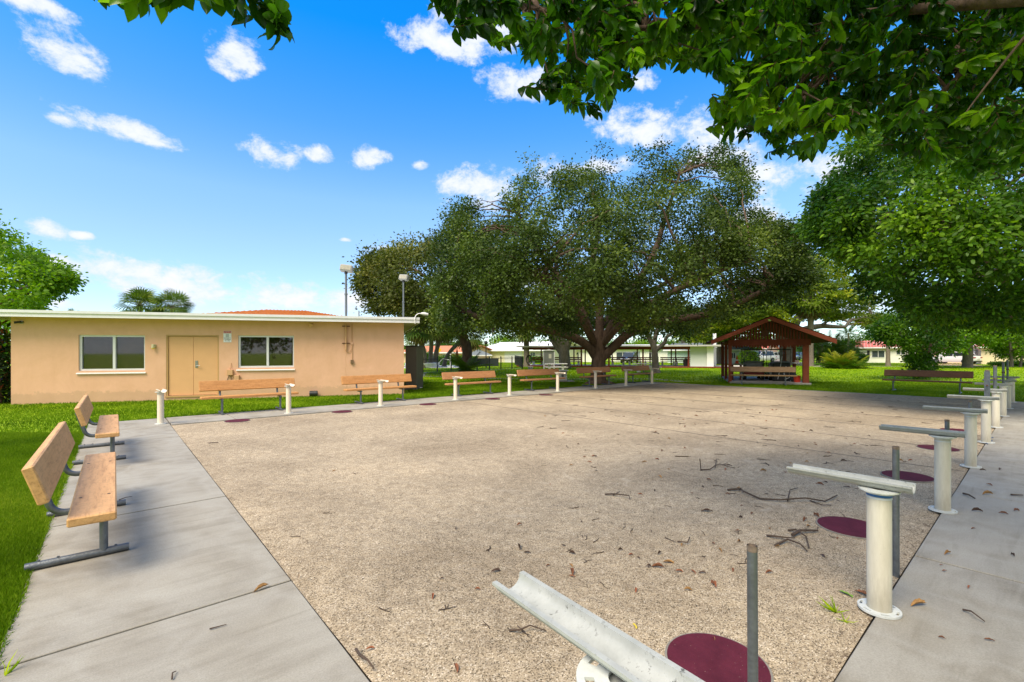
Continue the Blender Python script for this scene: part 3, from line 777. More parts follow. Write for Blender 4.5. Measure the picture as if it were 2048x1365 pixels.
# ================================================================ PEACH BUILDING
def m_stucco(t, b):
    c = N_(t, 'ShaderNodeTexCoord').outputs['Object']
    q = ramp_(t, noise_(t, c, 1.3, 9, .7, .5), [(.3, (.66, .39, .245)), (.7, (.745, .45, .30))])
    mpn = N_(t, 'ShaderNodeMapping'); mpn.inputs['Scale'].default_value = (1.1, 1, .30); t.links.new(c, mpn.inputs[0])
    st = ramp_(t, noise_(t, mpn.outputs[0], 2.3, 7, .7), [(.30, (.95, .94, .93)), (.55, (1, 1, 1))])
    q = mix_(t, 1.0, q, st, 'MULTIPLY')
    sx = N_(t, 'ShaderNodeSeparateXYZ'); t.links.new(c, sx.inputs[0])
    ad = N_(t, 'ShaderNodeMath', operation='MULTIPLY_ADD'); t.links.new(noise_(t, c, 5, 5, .7), ad.inputs[0]); ad.inputs[1].default_value = -.55; t.links.new(sx.outputs[2], ad.inputs[2])
    base = ramp_(t, ad.outputs[0], [(0, (1, 1, 1)), (.06, (0, 0, 0))])      # mud splashed up the foot of the wall
    bm_ = N_(t, 'ShaderNodeMath', operation='MULTIPLY'); t.links.new(base, bm_.inputs[0]); bm_.inputs[1].default_value = .4
    q = mix_(t, bm_.outputs[0], q, (.40, .28, .17))
    t.links.new(q, b.inputs['Base Color']); b.inputs['Roughness'].default_value = .92; b.inputs['Specular IOR Level'].default_value = .12
    n_ = bump_(t, noise_(t, c, 70, 5, .7), .5, .008, b); bump_(t, noise_(t, c, 2.5, 4, .6), .25, .03, b, n_)
MSTUC = ground_mat('peach_stucco', m_stucco)
MDOOR = mat('door_paint', (.66, .375, .18), .55, .04, 2, spec=.35)
MPTRIM = mat('peach_trim', (.55, .32, .16), .7, .06, 5)
MWHT = mat('white_metal', (.78, .76, .77), .45, .05, 3)
MALU = mat('aluminium_frame', (.66, .665, .68), .4, .06, 4)
MROOFW = mat('white_roof_sheet', (.68, .69, .69), .7, .08, 1)
MSOFF = mat('soffit', (.55, .5, .42), .8, .06, 3)
MBLIND = mat('blind_slats', (.15, .08, .05), .6, .2, 9)
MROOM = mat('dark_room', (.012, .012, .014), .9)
MSTEEL = mat('brushed_steel', (.35, .35, .34), .35, .1, 10, metal=.8)
MBLK = mat('black_metal', (.018, .019, .022), .5, .2, 10)
def glassmat():
    m = bpy.data.materials.new('window_glass'); m.use_nodes = True; t = m.node_tree; t.nodes.clear()
    o = N_(t, 'ShaderNodeOutputMaterial'); mx = N_(t, 'ShaderNodeMixShader'); tr = N_(t, 'ShaderNodeBsdfTransparent'); gl = N_(t, 'ShaderNodeBsdfGlossy')
    tr.inputs[0].default_value = (.8, .82, .8, 1); gl.inputs['Roughness'].default_value = .03; gl.inputs[0].default_value = (.9, .93, .95, 1)
    lw = N_(t, 'ShaderNodeLayerWeight'); lw.inputs[0].default_value = .25
    mr = N_(t, 'ShaderNodeMapRange'); mr.inputs[3].default_value = .05; mr.inputs[4].default_value = .6; t.links.new(lw.outputs['Fresnel'], mr.inputs[0])
    t.links.new(mr.outputs[0], mx.inputs[0]); t.links.new(tr.outputs[0], mx.inputs[1]); t.links.new(gl.outputs[0], mx.inputs[2]); t.links.new(mx.outputs[0], o.inputs[0]); return m
MGLASS = glassmat()
BU = (WRp - WLp).normalized(); BANG = math.atan2(BU.y, BU.x); BNv = Vector((-BU.y, BU.x, 0)); BW = (WRp - WLp).length
def b_at(x, y, off=0.0):
    d = Vector(ray(x, y)); o = Vector(CP); t_ = ((WLp + BNv * off) - o).dot(BNv) / d.dot(BNv); p = o + d * t_ - WLp
    return p.dot(BU), p.z
bld = thing('peach_building', 'long low peach stucco building with a flat white edged roof, double door and two windows', 'building', WLp, BANG)
def bpart(mb, name, m, **k): return mb.build(name, m, bld, **k)
H_ = 2.68; D_ = 7.5
win = [b_at(157, 670) + b_at(290, 741), b_at(476, 671) + b_at(588, 735)]
win = [(a[0], a[2], a[3], a[1]) for a in win]          # x0,x1,z0,z1
dr = (b_at(332, 670)[0], b_at(438, 670)[0], .12, b_at(332, 670)[1])
# front wall as strips round the openings
ops = [(win[0][0], win[0][1], win[0][2], win[0][3]), (dr[0], dr[1], dr[2], dr[3]), (win[1][0], win[1][1], win[1][2], win[1][3])]
g = MB(); x = 0.0; T_ = .2
for (a, b, z0, z1) in ops:
    g.box(x, a, 0, T_, -.1, H_); g.box(a, b, 0, T_, z1, H_); g.box(a, b, 0, T_, -.1, z0); x = b
g.box(x, BW, 0, T_, -.1, H_)
g.box(0, .2, T_, D_, -.1, H_); g.box(BW - .2, BW, T_, D_, -.1, H_); g.box(.2, BW - .2, D_ - .2, D_, -.1, H_)
g2 = bpart(g, 'wall', MSTUC)
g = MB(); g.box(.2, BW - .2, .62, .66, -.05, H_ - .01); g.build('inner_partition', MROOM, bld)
# roof slab with fascia and drip edge
r = bpart(MB().box(-1.35, BW + .52, -.47, D_ + .4, H_ + .002, H_ + .12), 'roof', MSOFF)
MB().box(-1.37, BW + .54, -.495, -.472, H_ - .03, H_ + .15).build('fascia', MWHT, r)
MB().box(-1.37, BW + .545, -.53, -.498, H_ + .09, H_ + .175).build('drip_edge', MALU, r)
MB().box(BW + .522, BW + .545, -.47, D_ + .4, H_ - .03, H_ + .15).build('side_fascia', MWHT, r)
MB().box(-1.35, BW + .52, -.47, D_ + .4, H_ + .124, H_ + .155).build('roof_sheet', MROOFW, r)
for (x0, x1, z0, z1) in win:
    o = MB().box(x0, x1, .10, .105, z0, z1).build('window', MGLASS, bld)
    g = MB(); f = .06
    g.box(x0, x1, .045, .14, z1 - f, z1); g.box(x0, x1, .045, .14, z0, z0 + f); g.box(x0, x0 + f, .048, .137, z0 + f, z1 - f); g.box(x1 - f * .7, x1, .048, .137, z0 + f, z1 - f)
    xm = (x0 + x1) / 2 + .03; g.box(xm - .035, xm + .035, .04, .13, z0 + f, z1 - f)
    g.build('frame', MALU, o)
    g = MB(); g.prism([(-.05, z0 - .10), (-.05, z0 - .075), (.19, z0 - .002), (.19, z0 - .10)], x0 - .05, x1 + .03, 'x'); g.build('sill', MWHT, o)
    g = MB(); z = z0 + .05
    while z < z1 - .04: g._add([(x0 + .05, .16, z), (x1 - .05, .16, z), (x1 - .05, .186, z + .024), (x0 + .05, .186, z + .024)], [(0, 1, 2, 3)]); z += .033
    g.build('blinds', MBLIND, o)
x0, x1, z0, z1 = dr; xm = (x0 + x1) / 2
g = MB(); g.box(x0, x0 + .045, .01, .12, z0, z1); g.box(x1 - .045, x1, .01, .12, z0, z1); g.box(x0 + .045, x1 - .045, .01, .12, z1 - .045, z1); g.box(x0 - .02, x1 + .02, -.03, .18, z0 - .05, z0 - .002)
g.build('door_frame', mat('door_frame_paint', (.46, .28, .11), .6, .05, 3), bld)
for k, (a, b) in enumerate([(x0 + .048, xm - .003), (xm + .003, x1 - .048)]):
    d = MB().cbox(a, b, .05, .095, z0 + .01, z1 - .05, .004).build('door_leaf', MDOOR, bld)
    for zz in (.35, 1.05, 1.75):
        hx = a - .01 if k == 0 else b + .01
        MB().tube([(hx, .042, z0 + zz - .06), (hx, .042, z0 + zz + .06)], .011, 8).build('hinge', MPTRIM, d)
    if k:
        g = MB(); g.cbox(a + .05, a + .13, .038, .05, z0 + .93, z0 + 1.17, .003); g.tube([(a + .09, .05, z0 + 1.0), (a + .09, -.01, z0 + 1.0), (a + .21, -.012, z0 + .995)], .011, 8)
        g.build('handle', MSTEEL, d)
# fittings on the wall
def wx(px, py, off=0): return b_at(px, py, off)
x, z = wx(309, 692); g = MB(); g.cbox(x - .03, x + .05, -.04, 0, z - .05, z + .05, .005); g.tube([(x - .01, -.08, z + .05), (x - .01, -.08, z - .07)], [.045, .05], 12)
q = bpart(g, 'wall_lantern', mat('lantern', (.55, .5, .3), .4, .1, 10))
MB().tube([(x - .01, -.08, z - .071), (x - .01, -.08, z - .105)], [.045, .035], 12).build('lantern_glass', mat('amber_glass', (.75, .55, .1), .3), q)
x, z = wx(44, 645); g = MB(); g.tube([(x, -.002, z), (x, -.03, z)], .05, 14); q = bpart(g, 'security_camera', MSTEEL); MB().tube([(x + .02, -.06, z + .01), (x - .12, -.13, z - .02)], .034, 12).build('camera_barrel', MBLK, q)
# sign
sx0, sz1 = wx(447, 662); sx1, sz0 = wx(463, 685)
q = bpart(MB().box(sx0, sx1, -.012, -.004, sz0, sz1), 'sign', mat('sign_white', (.72, .74, .76), .5, .03))
MB().box(sx0 + .004, sx1 - .004, -.015, -.0125, sz1 - .085, sz1 - .006).build('sign_header', mat('sign_red', (.42, .035, .03), .5), q)
MB().box(sx0 + .07, sx1 - .07, -.0145, -.0125, sz0 + .17, sz1 - .11).build('sign_picture', mat('sign_grey', (.42, .44, .46), .5), q)
def text(s_, size, loc, m, parent, rot=(R(90), 0, 0), name='lettering', ext=.001):
    cu = bpy.data.curves.new(name, 'FONT'); cu.body = s_; cu.size = size; cu.align_x = 'CENTER'; cu.align_y = 'CENTER'; cu.extrude = ext
    o = bpy.data.objects.new(name, cu); col.objects.link(o)
    me = bpy.data.meshes.new_from_object(o); bpy.data.objects.remove(o); me.materials.append(m)
    o = bpy.data.objects.new(name, me); col.objects.link(o); o.location = loc; o.rotation_euler = rot; o.parent = parent; return o
MTXW = mat('letters_white', (.8, .8, .8), .5); MTXK = mat('letters_black', (.02, .02, .02), .5)
text('WARNING', .052, ((sx0 + sx1) / 2, -.017, sz1 - .045), MTXW, q)
for k, s_ in enumerate(['SECURITY', 'CAMERAS', 'IN USE']): text(s_, .05, ((sx0 + sx1) / 2, -.0145, sz0 + .14 - .047 * k), MTXK, q)
# boxes and conduits
x, z = wx(461, 745); g = MB(); g.cbox(x - .09, x + .09, -.10, 0, z - .10, z + .09, .01); g.tube([(x, -.04, z + .09), (x, -.04, z + .16)], .012, 8); g.tube([(x + .02, -.03, z + .16), (x + .03, -.01, z + .32)], .008, 6)
bpart(g, 'telephone_box', MPTRIM)
g = MB(); g.tube([(x - .03, -.02, z - .1), (x - .08, -.02, z - .22), (x - .11, -.02, z - .4)], .009, 6); g.tube([(x + .03, -.02, z - .1), (x + .02, -.02, z - .27), (x + .2, -.02, z - .3)], .008, 6); bpart(g, 'wiring', mat('wire', (.10, .07, .05), .8))
x, z = wx(475, 756); bpart(MB().cbox(x - .075, x + .075, -.12, 0, z - .11, z + .09, .01), 'outlet_box', MPTRIM)
x, z1_ = wx(692, 648); _, z0_ = wx(692, 700); g = MB(); g.tube([(x, -.06, z1_ + .0), (x, -.06, z0_)], .036, 14); g.tube([(x, -.06, z0_), (x, -.06, z0_ - .04)], .022, 10); bpart(g, 'standpipe', MPTRIM, smooth=True)
for py in (653, 687):
    _, z = wx(692, py); g = MB(); g.box(x - .13, x + .14, -.028, -.003, z - .015, z + .015); g.box(x - .05, x + .05, -.1, -.03, z - .012, z + .012); bpart(g, 'pipe_bracket', MRUST)
x2, za = wx(704, 648); _, zb = wx(704, 687); _, zc = wx(705, 724)
g = MB(); g.tube([(x2, -.02, za), (x2, -.02, zb)], .012, 8); g.tube([(x2 + .01, -.02, zb), (x2 + .01, -.02, zc)], .014, 8)
g.tube([(x, -.05, z0_ - .03), (x + .05, -.03, z0_ - .10), (x + .13, -.03, z0_ - .09), (x2, -.03, z0_ + .06), (x2, -.02, zb)], .008, 6); bpart(g, 'conduit', MPTRIM)
bpart(MB().cbox(x2 - .03, x2 + .035, -.05, 0, zb - .05, zb + .04, .006), 'junction_box', MSTUC)
bpart(MB().cbox(x2 - .05, x2 + .05, -.07, 0, zc - .07, zc + .07, .006), 'switch_box', mat('switch_box', (.16, .10, .05), .6, .2))
g = MB(); pts = []
for k in range(14): pts.append((x + .02 * math.sin(k * 1.7) - .01, -.0015, z0_ - .05 - k * (z0_ - .15) / 14))
g.tube(pts, .0035, 5); bpart(g, 'wall_crack', MPTRIM)
x, z = wx(625, 649, -.1); g = MB(); g.tube([(x, -.12, z), (x - .04, -.2, z - .05)], [.05, .07], 12); g.tube([(x, -.12, z + .01), (x + .1, -.3, z + .06), (x + .9, -.32, H_ - .04)], .009, 6); bpart(g, 'eave_lamp', MPTRIM)
# curved arm lamp on the roof corner
x = wx(830, 640, -.5)[0]; g = MB(); pts = [(x, -.54, H_ - .06), (x - .02, -.56, H_ + .12)]
for k in range(8): a = R(180 - 95 * k / 7); pts.append((x + .19 + .2 * math.cos(a), -.56, H_ + .12 + .2 * math.sin(a)))
g.tube(pts, .017, 10); q = bpart(g, 'arm_lamp', MWHT, smooth=True)
g = MB(); e = pts[-1]; g.tube([e, (e[0] + .06, e[1], e[2]), (e[0] + .14, e[1], e[2] - .01), (e[0] + .27, e[1], e[2] - .03)], [.03, .045, .06, .04], 12); g.build('lamp_head', MALU, q, True)

# black drum at the foot of the wall
x, _ = wx(628, 790); p = WLp + BU * x - BNv * .12
t = thing('black_drum', 'small black ribbed drum lying in the grass at the foot of the peach wall', 'drum', p, BANG)
g = MB(); pr = []
g.tube([(-.13 + .26 * k / 8, 0, .09) for k in range(9)], [.095 + .006 * (k % 2) for k in range(9)], 18); g.build('drum', MBLK, t, True); MB().tube([(.131, 0, .09), (.14, 0, .09)], .05, 12).build('cap', MGALV, t)
# shed at the right corner
p = PG(811, 19.3); t = thing('storage_shed', 'grey brown corrugated shed behind the right corner of the peach building', 'shed', p, YAW)
poly = []
for k in range(41): poly.append((.46 * k / 40, -.0 - .012 * (k % 2)))
g = MB(); g.prism([(x, y) for x, y in poly] + [(.46, 1.4), (0, 1.4)], -.05, 1.80, 'z'); g.build('shed_wall', mat('shed_metal', (.155, .125, .10), .7, .08, 3, stretch=(1, 1, .2)), t)
MB().box(-.04, .49, -.05, 1.45, 1.80, 1.84).build('shed_roof', MBLK, t)
p = PG(838, 20.1); g = MB(); g._add([(-.12, -.1, 0), (.14, -.1, 0), (.14, .3, 0), (-.12, .3, 0), (-.1, -.08, .05), (.1, -.06, .03), (.1, .26, .1), (-.1, .26, .14)], [(0, 1, 5, 4), (1, 2, 6, 5), (2, 3, 7, 6), (3, 0, 4, 7), (4, 5, 6, 7)])
o = g.build('splash_block', mat('pale_conc', (.5, .48, .44), .9)); o.location = p; tag(o, 'pale concrete splash block on the grass beside the shed', 'block')

# floodlights on poles above the roof
def flood(label, px, ytop, dep, base_z, h2, sz, rz):
    top = P(px, ytop, dep); t = thing('floodlight_pole', label, 'floodlight', (top.x, top.y, base_z), rz, 'floodlights rising behind the peach building')
    H2 = top.z - base_z
    g = MB(); g.tube([(0, 0, 0), (0, 0, H2 * .52)], .045, 14); g.tube([(0, 0, H2 * .52), (0, 0, H2 * .545)], .062, 14); g.tube([(0, 0, H2 * .545), (0, 0, H2)], .04, 14); g.build('pole', mat('pole_paint', (.13, .15, .17), .5, .15, 6), t, True)
    MB().lathe([(.12, 0), (.12, .03), (.05, .06)], 16).build('base', MBLK, t)
    hd = MB().cbox(-.23, .23, -.12, .14, 0, .26, .03).build('lamp_housing', mat('lamp_housing', (.36, .36, .34), .5, .1, 6), t); hd.location = (0, 0, H2 + .02); hd.rotation_euler = (R(-12), R(6), 0)
    o = MB().cbox(-.19, .19, -.13, -.118, .04, .21, .004).build('lens', mat('lamp_lens', (.33, .31, .25), .25, .2, 12), hd)
    MB().tube([(0, 0, -.06), (0, 0, .02)], .06, 10).build('knuckle', MBLK, t).location = (0, 0, H2)
    return t
flood('tall floodlight on a grey pole in front of the open sky, left of the tree', 692, 545, 17.6, H_ + .15, 0, 1, YAW + .1)
flood('second floodlight on a grey pole, seen against the leaves of the big tree', 807, 562, 21.8, H_ + .10, 0, 1, YAW - .35)

# orange tiled hip roof rising behind
MTILE = mat('orange_clay_tile', (.58, .22, .05), .7, .25, 7, c2=(.40, .12, .03))
cb = PG(402, 21.5); cd = PG(685, 24.5)
t = thing('tiled_roof_building', 'building with a low hip roof of orange barrel tiles showing over the white roof edge', 'building', cb, BANG)
W = (cd - cb).length
hz0 = (705 - 634) * 22.5 / FPX + 1.55; hz1 = (705 - 621) * 26 / FPX + 1.25
MB().box(.3, W - .3, .3, 9.0, -.1, hz0 - .1).build('wall', MSTUC, t)
g = MB(); A = [(0, 0, hz0), (W, 0, hz0), (W, 9.3, hz0), (0, 9.3, hz0)]; Rg = [(W * .30, 4.6, hz1 + .30), (W * .62, 4.6, hz1 + .30)]
g._add(A + Rg + [(x, y, z - .12) for x, y, z in A], [(0, 1, 5, 4), (1, 2, 5), (2, 3, 4, 5), (3, 0, 4), (0, 6, 7, 1), (1, 7, 8, 2), (2, 8, 9, 3), (3, 9, 6, 0), (9, 8, 7, 6)])
rf = g.build('roof', MTILE, t)
g = MB()
for k in range(34):     # barrel tile courses running up the slope, stepped rows
    x = W * (k + .5) / 34
    ym = 4.5 * min(1, x / (W * .30), (W - x) / (W * .38))
    n_ = max(1, int(ym / .38)); 
    for j in range(n_):
        y0, y1 = ym * j / n_, ym * (j + 1) / n_ + .03; zz = lambda y: hz0 + (hz1 + .30 - hz0) * y / 4.6
        g.tube([(x, y0, zz(y0) + .045), (x, y1, zz(y1) + .015)], [.105, .08], 8)
g.build('roof_tiles', MTILE, rf)
# utility pole far behind
p = PG(718, 90); t = thing('utility_pole', 'distant utility pole with insulators above the white roof edge', 'pole', p, 0)
hp = (705 - 621) * 90 / FPX + 1.55; MB().tube([(0, 0, 0), (0, 0, hp)], [.16, .1], 8).build('pole', mat('weathered_pole', (.16, .14, .12), .9), t)
g = MB()
for z in (.3, .9, 1.5): g.tube([(0, 0, hp - z), (.55 * RT[0], .55 * RT[1], hp - z)], .05, 6); g.tube([(.55 * RT[0], .55 * RT[1], hp - z), (.55 * RT[0], .55 * RT[1], hp - z + .25)], .09, 6)
g.build('insulator_arm', mat('weathered_pole', (.16, .14, .12)), t)
bpy.context.view_layer.update()

# ================================================================ TREES
MBARK = mat('grey_brown_bark', (.17, .115, .085), .95, .3, 9, 1.0, 30, spec=.1, c2=(.075, .052, .04), stretch=(1, 1, .35), detail=9)
MBARKG = mat('grey_bark', (.20, .175, .15), .95, .25, 7, .8, 30, spec=.1, c2=(.10, .088, .075), stretch=(1, 1, .4))
MPALMT = mat('palm_trunk_bark', (.26, .22, .175), .95, .25, 6, .8, 20, spec=.1, c2=(.15, .12, .095), stretch=(1, 1, 3))
LDARK = leafmat('dark_olive_leaves', (.024, .044, .007), (.075, .118, .017), (.19, .24, .032), trans=.22, rough=.42)
LOLIVE = leafmat('olive_leaves', (.040, .055, .009), (.105, .125, .022), (.24, .225, .05), trans=.25, rough=.45)
LMID = leafmat('mid_green_leaves', (.018, .060, .003), (.070, .155, .006), (.20, .33, .012), trans=.38, rough=.4)
LGLOSS = leafmat('glossy_leaves', (.012, .042, .004), (.045, .125, .006), (.17, .31, .010), trans=.5, rough=.28, spec=.55)
LBRI = leafmat('bright_green_leaves', (.05, .125, .003), (.14, .26, .006), (.30, .42, .012), trans=.4, rough=.5)
LYEL = leafmat('yellow_green_leaves', (.06, .10, .008), (.16, .22, .012), (.38, .36, .012), trans=.35, rough=.55)
LHEDGE = leafmat('hedge_leaves', (.03, .09, .006), (.08, .19, .010), (.16, .30, .02), trans=.3, rough=.55)
LPALM = leafmat('palm_fronds', (.04, .085, .010), (.10, .17, .018), (.26, .28, .05), trans=.25, rough=.5)
LDEAD = leafmat('dead_fronds', (.10, .075, .04), (.20, .15, .08), (.30, .24, .13), trans=.15, rough=.8)

def tree(name, label, bpx, dep, prof, vmax, ncl, L, sig, size, lm, bark, limbs, seed, n2=40, tpl=LEAF4, group=None, flat=.8, lump=2.4, thr=-.12, droop=.2, r2=.035, base=None, cat='tree', shell=.42, tvar=.25, width=1.0, z0=-.05, cull=None, rag=0.0):
    b = base or PG(bpx, dep)
    t = thing(name, label, cat, (b.x, b.y, 0), YAW, group)
    k = dep / FPX
    U = lambda px: (px - bpx) * k
    Zf = lambda y: (705 - y) * k + 1.55
    pr = [(U(a), Zf(b_), Zf(c)) for a, b_, c in prof]
    C = crown_points(pr, vmax, ncl, seed, lump=lump, thr=thr, shell=shell, rag=rag)
    if cull: C = C[(C[:, 0] < cull)]
    kf = (dep + C[:, 1]) / dep; C[:, 0] = C[:, 0] * kf + (bpx - 1024) * C[:, 1] / FPX; C[:, 2] = 1.55 + (C[:, 2] - 1.55) * kf
    g = MB(); lp = []
    for lb in limbs:
        pts = [Vector((U(a), dv, Zf(y) if y is not None else z0)) for a, y, dv, r_ in lb]; rr = [q[3] for q in lb]
        # smooth the polyline
        P2, R2 = [], []
        for i in range(len(pts) - 1):
            p0 = pts[max(i - 1, 0)]; p1 = pts[i]; p2 = pts[i + 1]; p3 = pts[min(i + 2, len(pts) - 1)]
            for s in range(4):
                q = s / 4; P2.append(.5 * ((2 * p1) + (p2 - p0) * q + (2 * p0 - 5 * p1 + 4 * p2 - p3) * q * q + (3 * p1 - p0 - 3 * p2 + p3) * q ** 3)); R2.append(rr[i] * (1 - q) + rr[i + 1] * q)
        P2.append(pts[-1]); R2.append(rr[-1])
        g.tube(P2, R2, 12); lp += [(p, r_) for p, r_ in zip(P2, R2)]
    tr = g.build('trunk', bark, t, True, 80)
    rr_ = random.Random(seed)
    cand = [q for q in lp if q[1] < max(.3, .6 * max(x[1] for x in lp))] or lp
    g = MB()
    for i in range(n2):
        c = Vector(C[rr_.randrange(len(C))])
        best = min(cand, key=lambda q: (q[0] - c).length + max(0, q[0].z - c.z) * 1.5)
        if (best[0] - c).length < .4: continue
        s = best[0]; ln = (c - s).length
        g.tube(limb_pts(s, c, 5, .10, seed + i, .05), [min(best[1] * .7, r2 * 1.6 + ln * .012) * (1 - .75 * q / 5) for q in range(6)], 6)
    if g.v: g.build('branches', bark, t, True, 80)
    ctr = (0, 0, float(np.mean(C[:, 2])))
    foliage('crown', C, L, sig, size, lm, t, seed + 5, tpl, droop, ctr, tvar=tvar, flat=flat, width=width)
    return t

# --- the great spreading tree
tree('spreading_tree', 'great spreading dark green tree with a massive trunk and arching limbs, behind the court', 1195, 22.8,
     [(872, 475, 640), (890, 430, 650), (930, 395, 655), (958, 383, 655), (1000, 405, 655), (1020, 362, 655), (1060, 330, 655), (1110, 335, 655), (1150, 322, 655), (1200, 312, 650), (1250, 318, 648), (1290, 306, 650), (1320, 288, 650),
      (1350, 296, 655), (1400, 280, 655), (1440, 295, 638), (1480, 312, 615), (1500, 350, 605), (1505, 395, 600), (1535, 428, 592), (1570, 440, 585), (1602, 460, 578), (1615, 500, 570), (1622, 540, 560)],
     6.4, 2300, 92, .28, .125, LDARK, MBARK,
     [[(1196, None, 0, .50), (1196, 757, 0, .40), (1197, 725, 0, .35), (1198, 695, 0, .32), (1199, 678, 0, .28), (1200, 650, .1, .2)],
      [(1192, 716, 0, .22), (1176, 694, -.2, .22), (1148, 678, -.5, .21), (1110, 666, -1, .20), (1060, 656, -1.4, .17), (1000, 648, -1.8, .17), (940, 632, -2, .12), (905, 600, -2, .06)],
      [(1203, 718, 0, .22), (1226, 694, -.2, .22), (1250, 670, -.6, .21), (1290, 650, -1, .20), (1345, 642, -1.4, .16), (1400, 632, -1.6, .16), (1470, 600, -2, .11), (1540, 560, -2, .06)],
      [(1195, 690, 0, .22), (1180, 655, .4, .18), (1160, 600, .6, .2), (1110, 540, .5, .15), (1060, 470, .5, .10), (1035, 410, .5, .05)],
      [(1203, 690, 0, .23), (1232, 632, -.4, .2), (1258, 585, -.6, .17), (1300, 520, -.4, .16), (1330, 440, 0, .11), (1360, 350, 0, .05)],
      [(1198, 680, 0, .2), (1203, 610, .6, .22), (1190, 540, 1, .17), (1205, 440, 1, .12), (1190, 360, 1, .05)],
      [(1198, 690, .1, .2), (1215, 650, 1.5, .16), (1290, 590, 3.2, .17), (1390, 540, 4, .12), (1450, 480, 4, .06)],
      [(1190, 690, .1, .18), (1150, 640, -1.8, .2), (1090, 590, -3.2, .14), (1040, 560, -4.2, .07)],
      [(1205, 690, 0, .18), (1240, 640, -2, .14), (1320, 590, -4, .14), (1400, 560, -4.8, .07)],
      [(1195, None, 0, .4), (1165, 772, -.3, .1), (1150, 775, -.5, .03)], [(1195, None, 0, .4), (1228, 772, -.4, .12), (1245, 775, -.7, .03)]], 3, n2=210, flat=.6, tvar=.2, lump=1.9, thr=.04, rag=1.1, r2=.03, shell=.30)
# --- leaning tree on the left
tree('leaning_tree', 'dark spreading tree on a curved leaning trunk, right of the peach building', 927, 33.0,
     [(722, 545, 570), (735, 520, 600), (755, 495, 625), (780, 487, 612), (800, 476, 625), (840, 474, 650), (870, 462, 655), (900, 450, 660), (950, 440, 662), (990, 430, 660), (1030, 440, 655)],
     6.0, 1250, 44, .36, .20, LOLIVE, MBARK,
     [[(926, None, 0, .62), (927, 748, 0, .42), (934, 715, 0, .36), (932, 690, 0, .34), (922, 665, 0, .34), (912, 640, 0, .3), (895, 600, 0, .2), (860, 560, 0, .14), (810, 530, 0, .06)],
      [(920, 668, 0, .3), (950, 640, .3, .25), (985, 600, .5, .18), (1000, 540, .5, .1)],
      [(915, 650, 0, .25), (870, 630, -1, .2), (820, 600, -1.5, .12), (770, 570, -1.5, .05)],
      [(910, 640, 0, .22), (905, 580, 1, .15), (890, 510, 1, .07)]], 5, n2=80, flat=.6, thr=.0, lump=2.0, shell=.35, rag=.9, tvar=.2)
# --- trees standing behind it
tree('background_tree', 'dark forked tree between the leaning trunk and the great tree, by the notice board', 1130, 42.9,
     [(1020, 620, 650), (1050, 570, 665), (1130, 540, 670), (1200, 550, 668), (1260, 600, 650)], 5, 420, 36, .5, .26, LDARK, MBARKG,
     [[(1131, None, 0, .75), (1130, 735, 0, .55), (1128, 705, 0, .5), (1126, 690, 0, .42), (1120, 670, 0, .3), (1112, 640, 0, .2), (1100, 600, 0, .1)],
      [(1124, 700, 0, .34), (1108, 672, 0, .26), (1090, 665, 0, .2), (1060, 655, 0, .12), (1040, 640, 0, .06)],
      [(1122, 705, 0, .3), (1105, 680, .3, .22), (1098, 655, .4, .2), (1085, 630, .3, .1)],
      [(1132, 700, 0, .34), (1142, 675, 0, .26), (1160, 650, 0, .16), (1180, 620, 0, .08)]], 9, n2=30)
tree('small_dark_tree', 'slender forked dark tree right of the great trunk, before the red shelter', 1311, 34.3,
     [(1235, 630, 662), (1270, 605, 668), (1310, 600, 668), (1360, 600, 668), (1400, 625, 660)], 3, 330, 32, .4, .2, LDARK, MBARKG,
     [[(1311, None, 0, .42), (1311, 735, 0, .26), (1309, 705, 0, .24), (1308, 690, 0, .2), (1312, 670, 0, .16), (1318, 640, 0, .08)],
      [(1308, 698, 0, .18), (1300, 678, 0, .14), (1290, 650, 0, .09)], [(1311, 702, 0, .18), (1328, 688, 0, .15), (1334, 675, 0, .13), (1352, 665, 0, .1), (1380, 655, 0, .05)],
      [(1306, 696, 0, .14), (1298, 680, 0, .11), (1285, 665, 0, .08), (1265, 672, 0, .06), (1245, 668, 0, .04)]], 12, n2=30)
# --- flat topped yellow green tree behind the pavilion
def layered(prof):
    return prof
t = tree('flat_topped_tree', 'wide flat layered yellow green tree on a thick pale trunk behind the red pavilion', 1577, 54.6,
     [(1440, 640, 655), (1470, 600, 655), (1520, 560, 650), (1580, 515, 645), (1610, 495, 640), (1660, 500, 640), (1700, 520, 640), (1730, 580, 650), (1752, 620, 655), (1768, 640, 655)],
     8, 330, 150, .62, .30, LYEL, MBARKG,
     [[(1577, None, 0, 1.0), (1576, 725, 0, .85), (1574, 700, 0, .8), (1575, 688, 0, .8), (1578, 670, 0, .6), (1590, 650, 0, .5), (1605, 620, 0, .34), (1625, 580, 0, .2), (1650, 540, 0, .1)],
      [(1572, 692, 0, .6), (1560, 668, 0, .5), (1545, 640, 0, .35), (1510, 600, 0, .2)],
      [(1582, 680, 0, .5), (1605, 662, 0, .36), (1640, 654, 0, .3), (1665, 655, 0, .24), (1690, 655, 0, .18), (1700, 645, 0, .14), (1735, 636, 0, .08)],
      [(1600, 640, 0, .3), (1640, 620, 0, .2), (1690, 590, 0, .12), (1720, 585, 0, .06)],
      [(1695, 652, 0, .14), (1705, 640, 0, .12), (1745, 640, 0, .06)]], 21, n2=70, flat=.28, lump=2.6, thr=-.02, shell=.8, r2=.05)
tree('yellow_tree', 'lower yellow green tree left of the pavilion roof', 1430, 60,
     [(1370, 660, 672), (1400, 630, 680), (1450, 610, 685), (1490, 612, 690), (1530, 640, 690)], 5, 230, 60, .6, .32, LYEL, MBARKG,
     [[(1440, None, 0, .4), (1438, 700, 0, .3), (1445, 660, 0, .2)]], 24, n2=20, flat=.6)

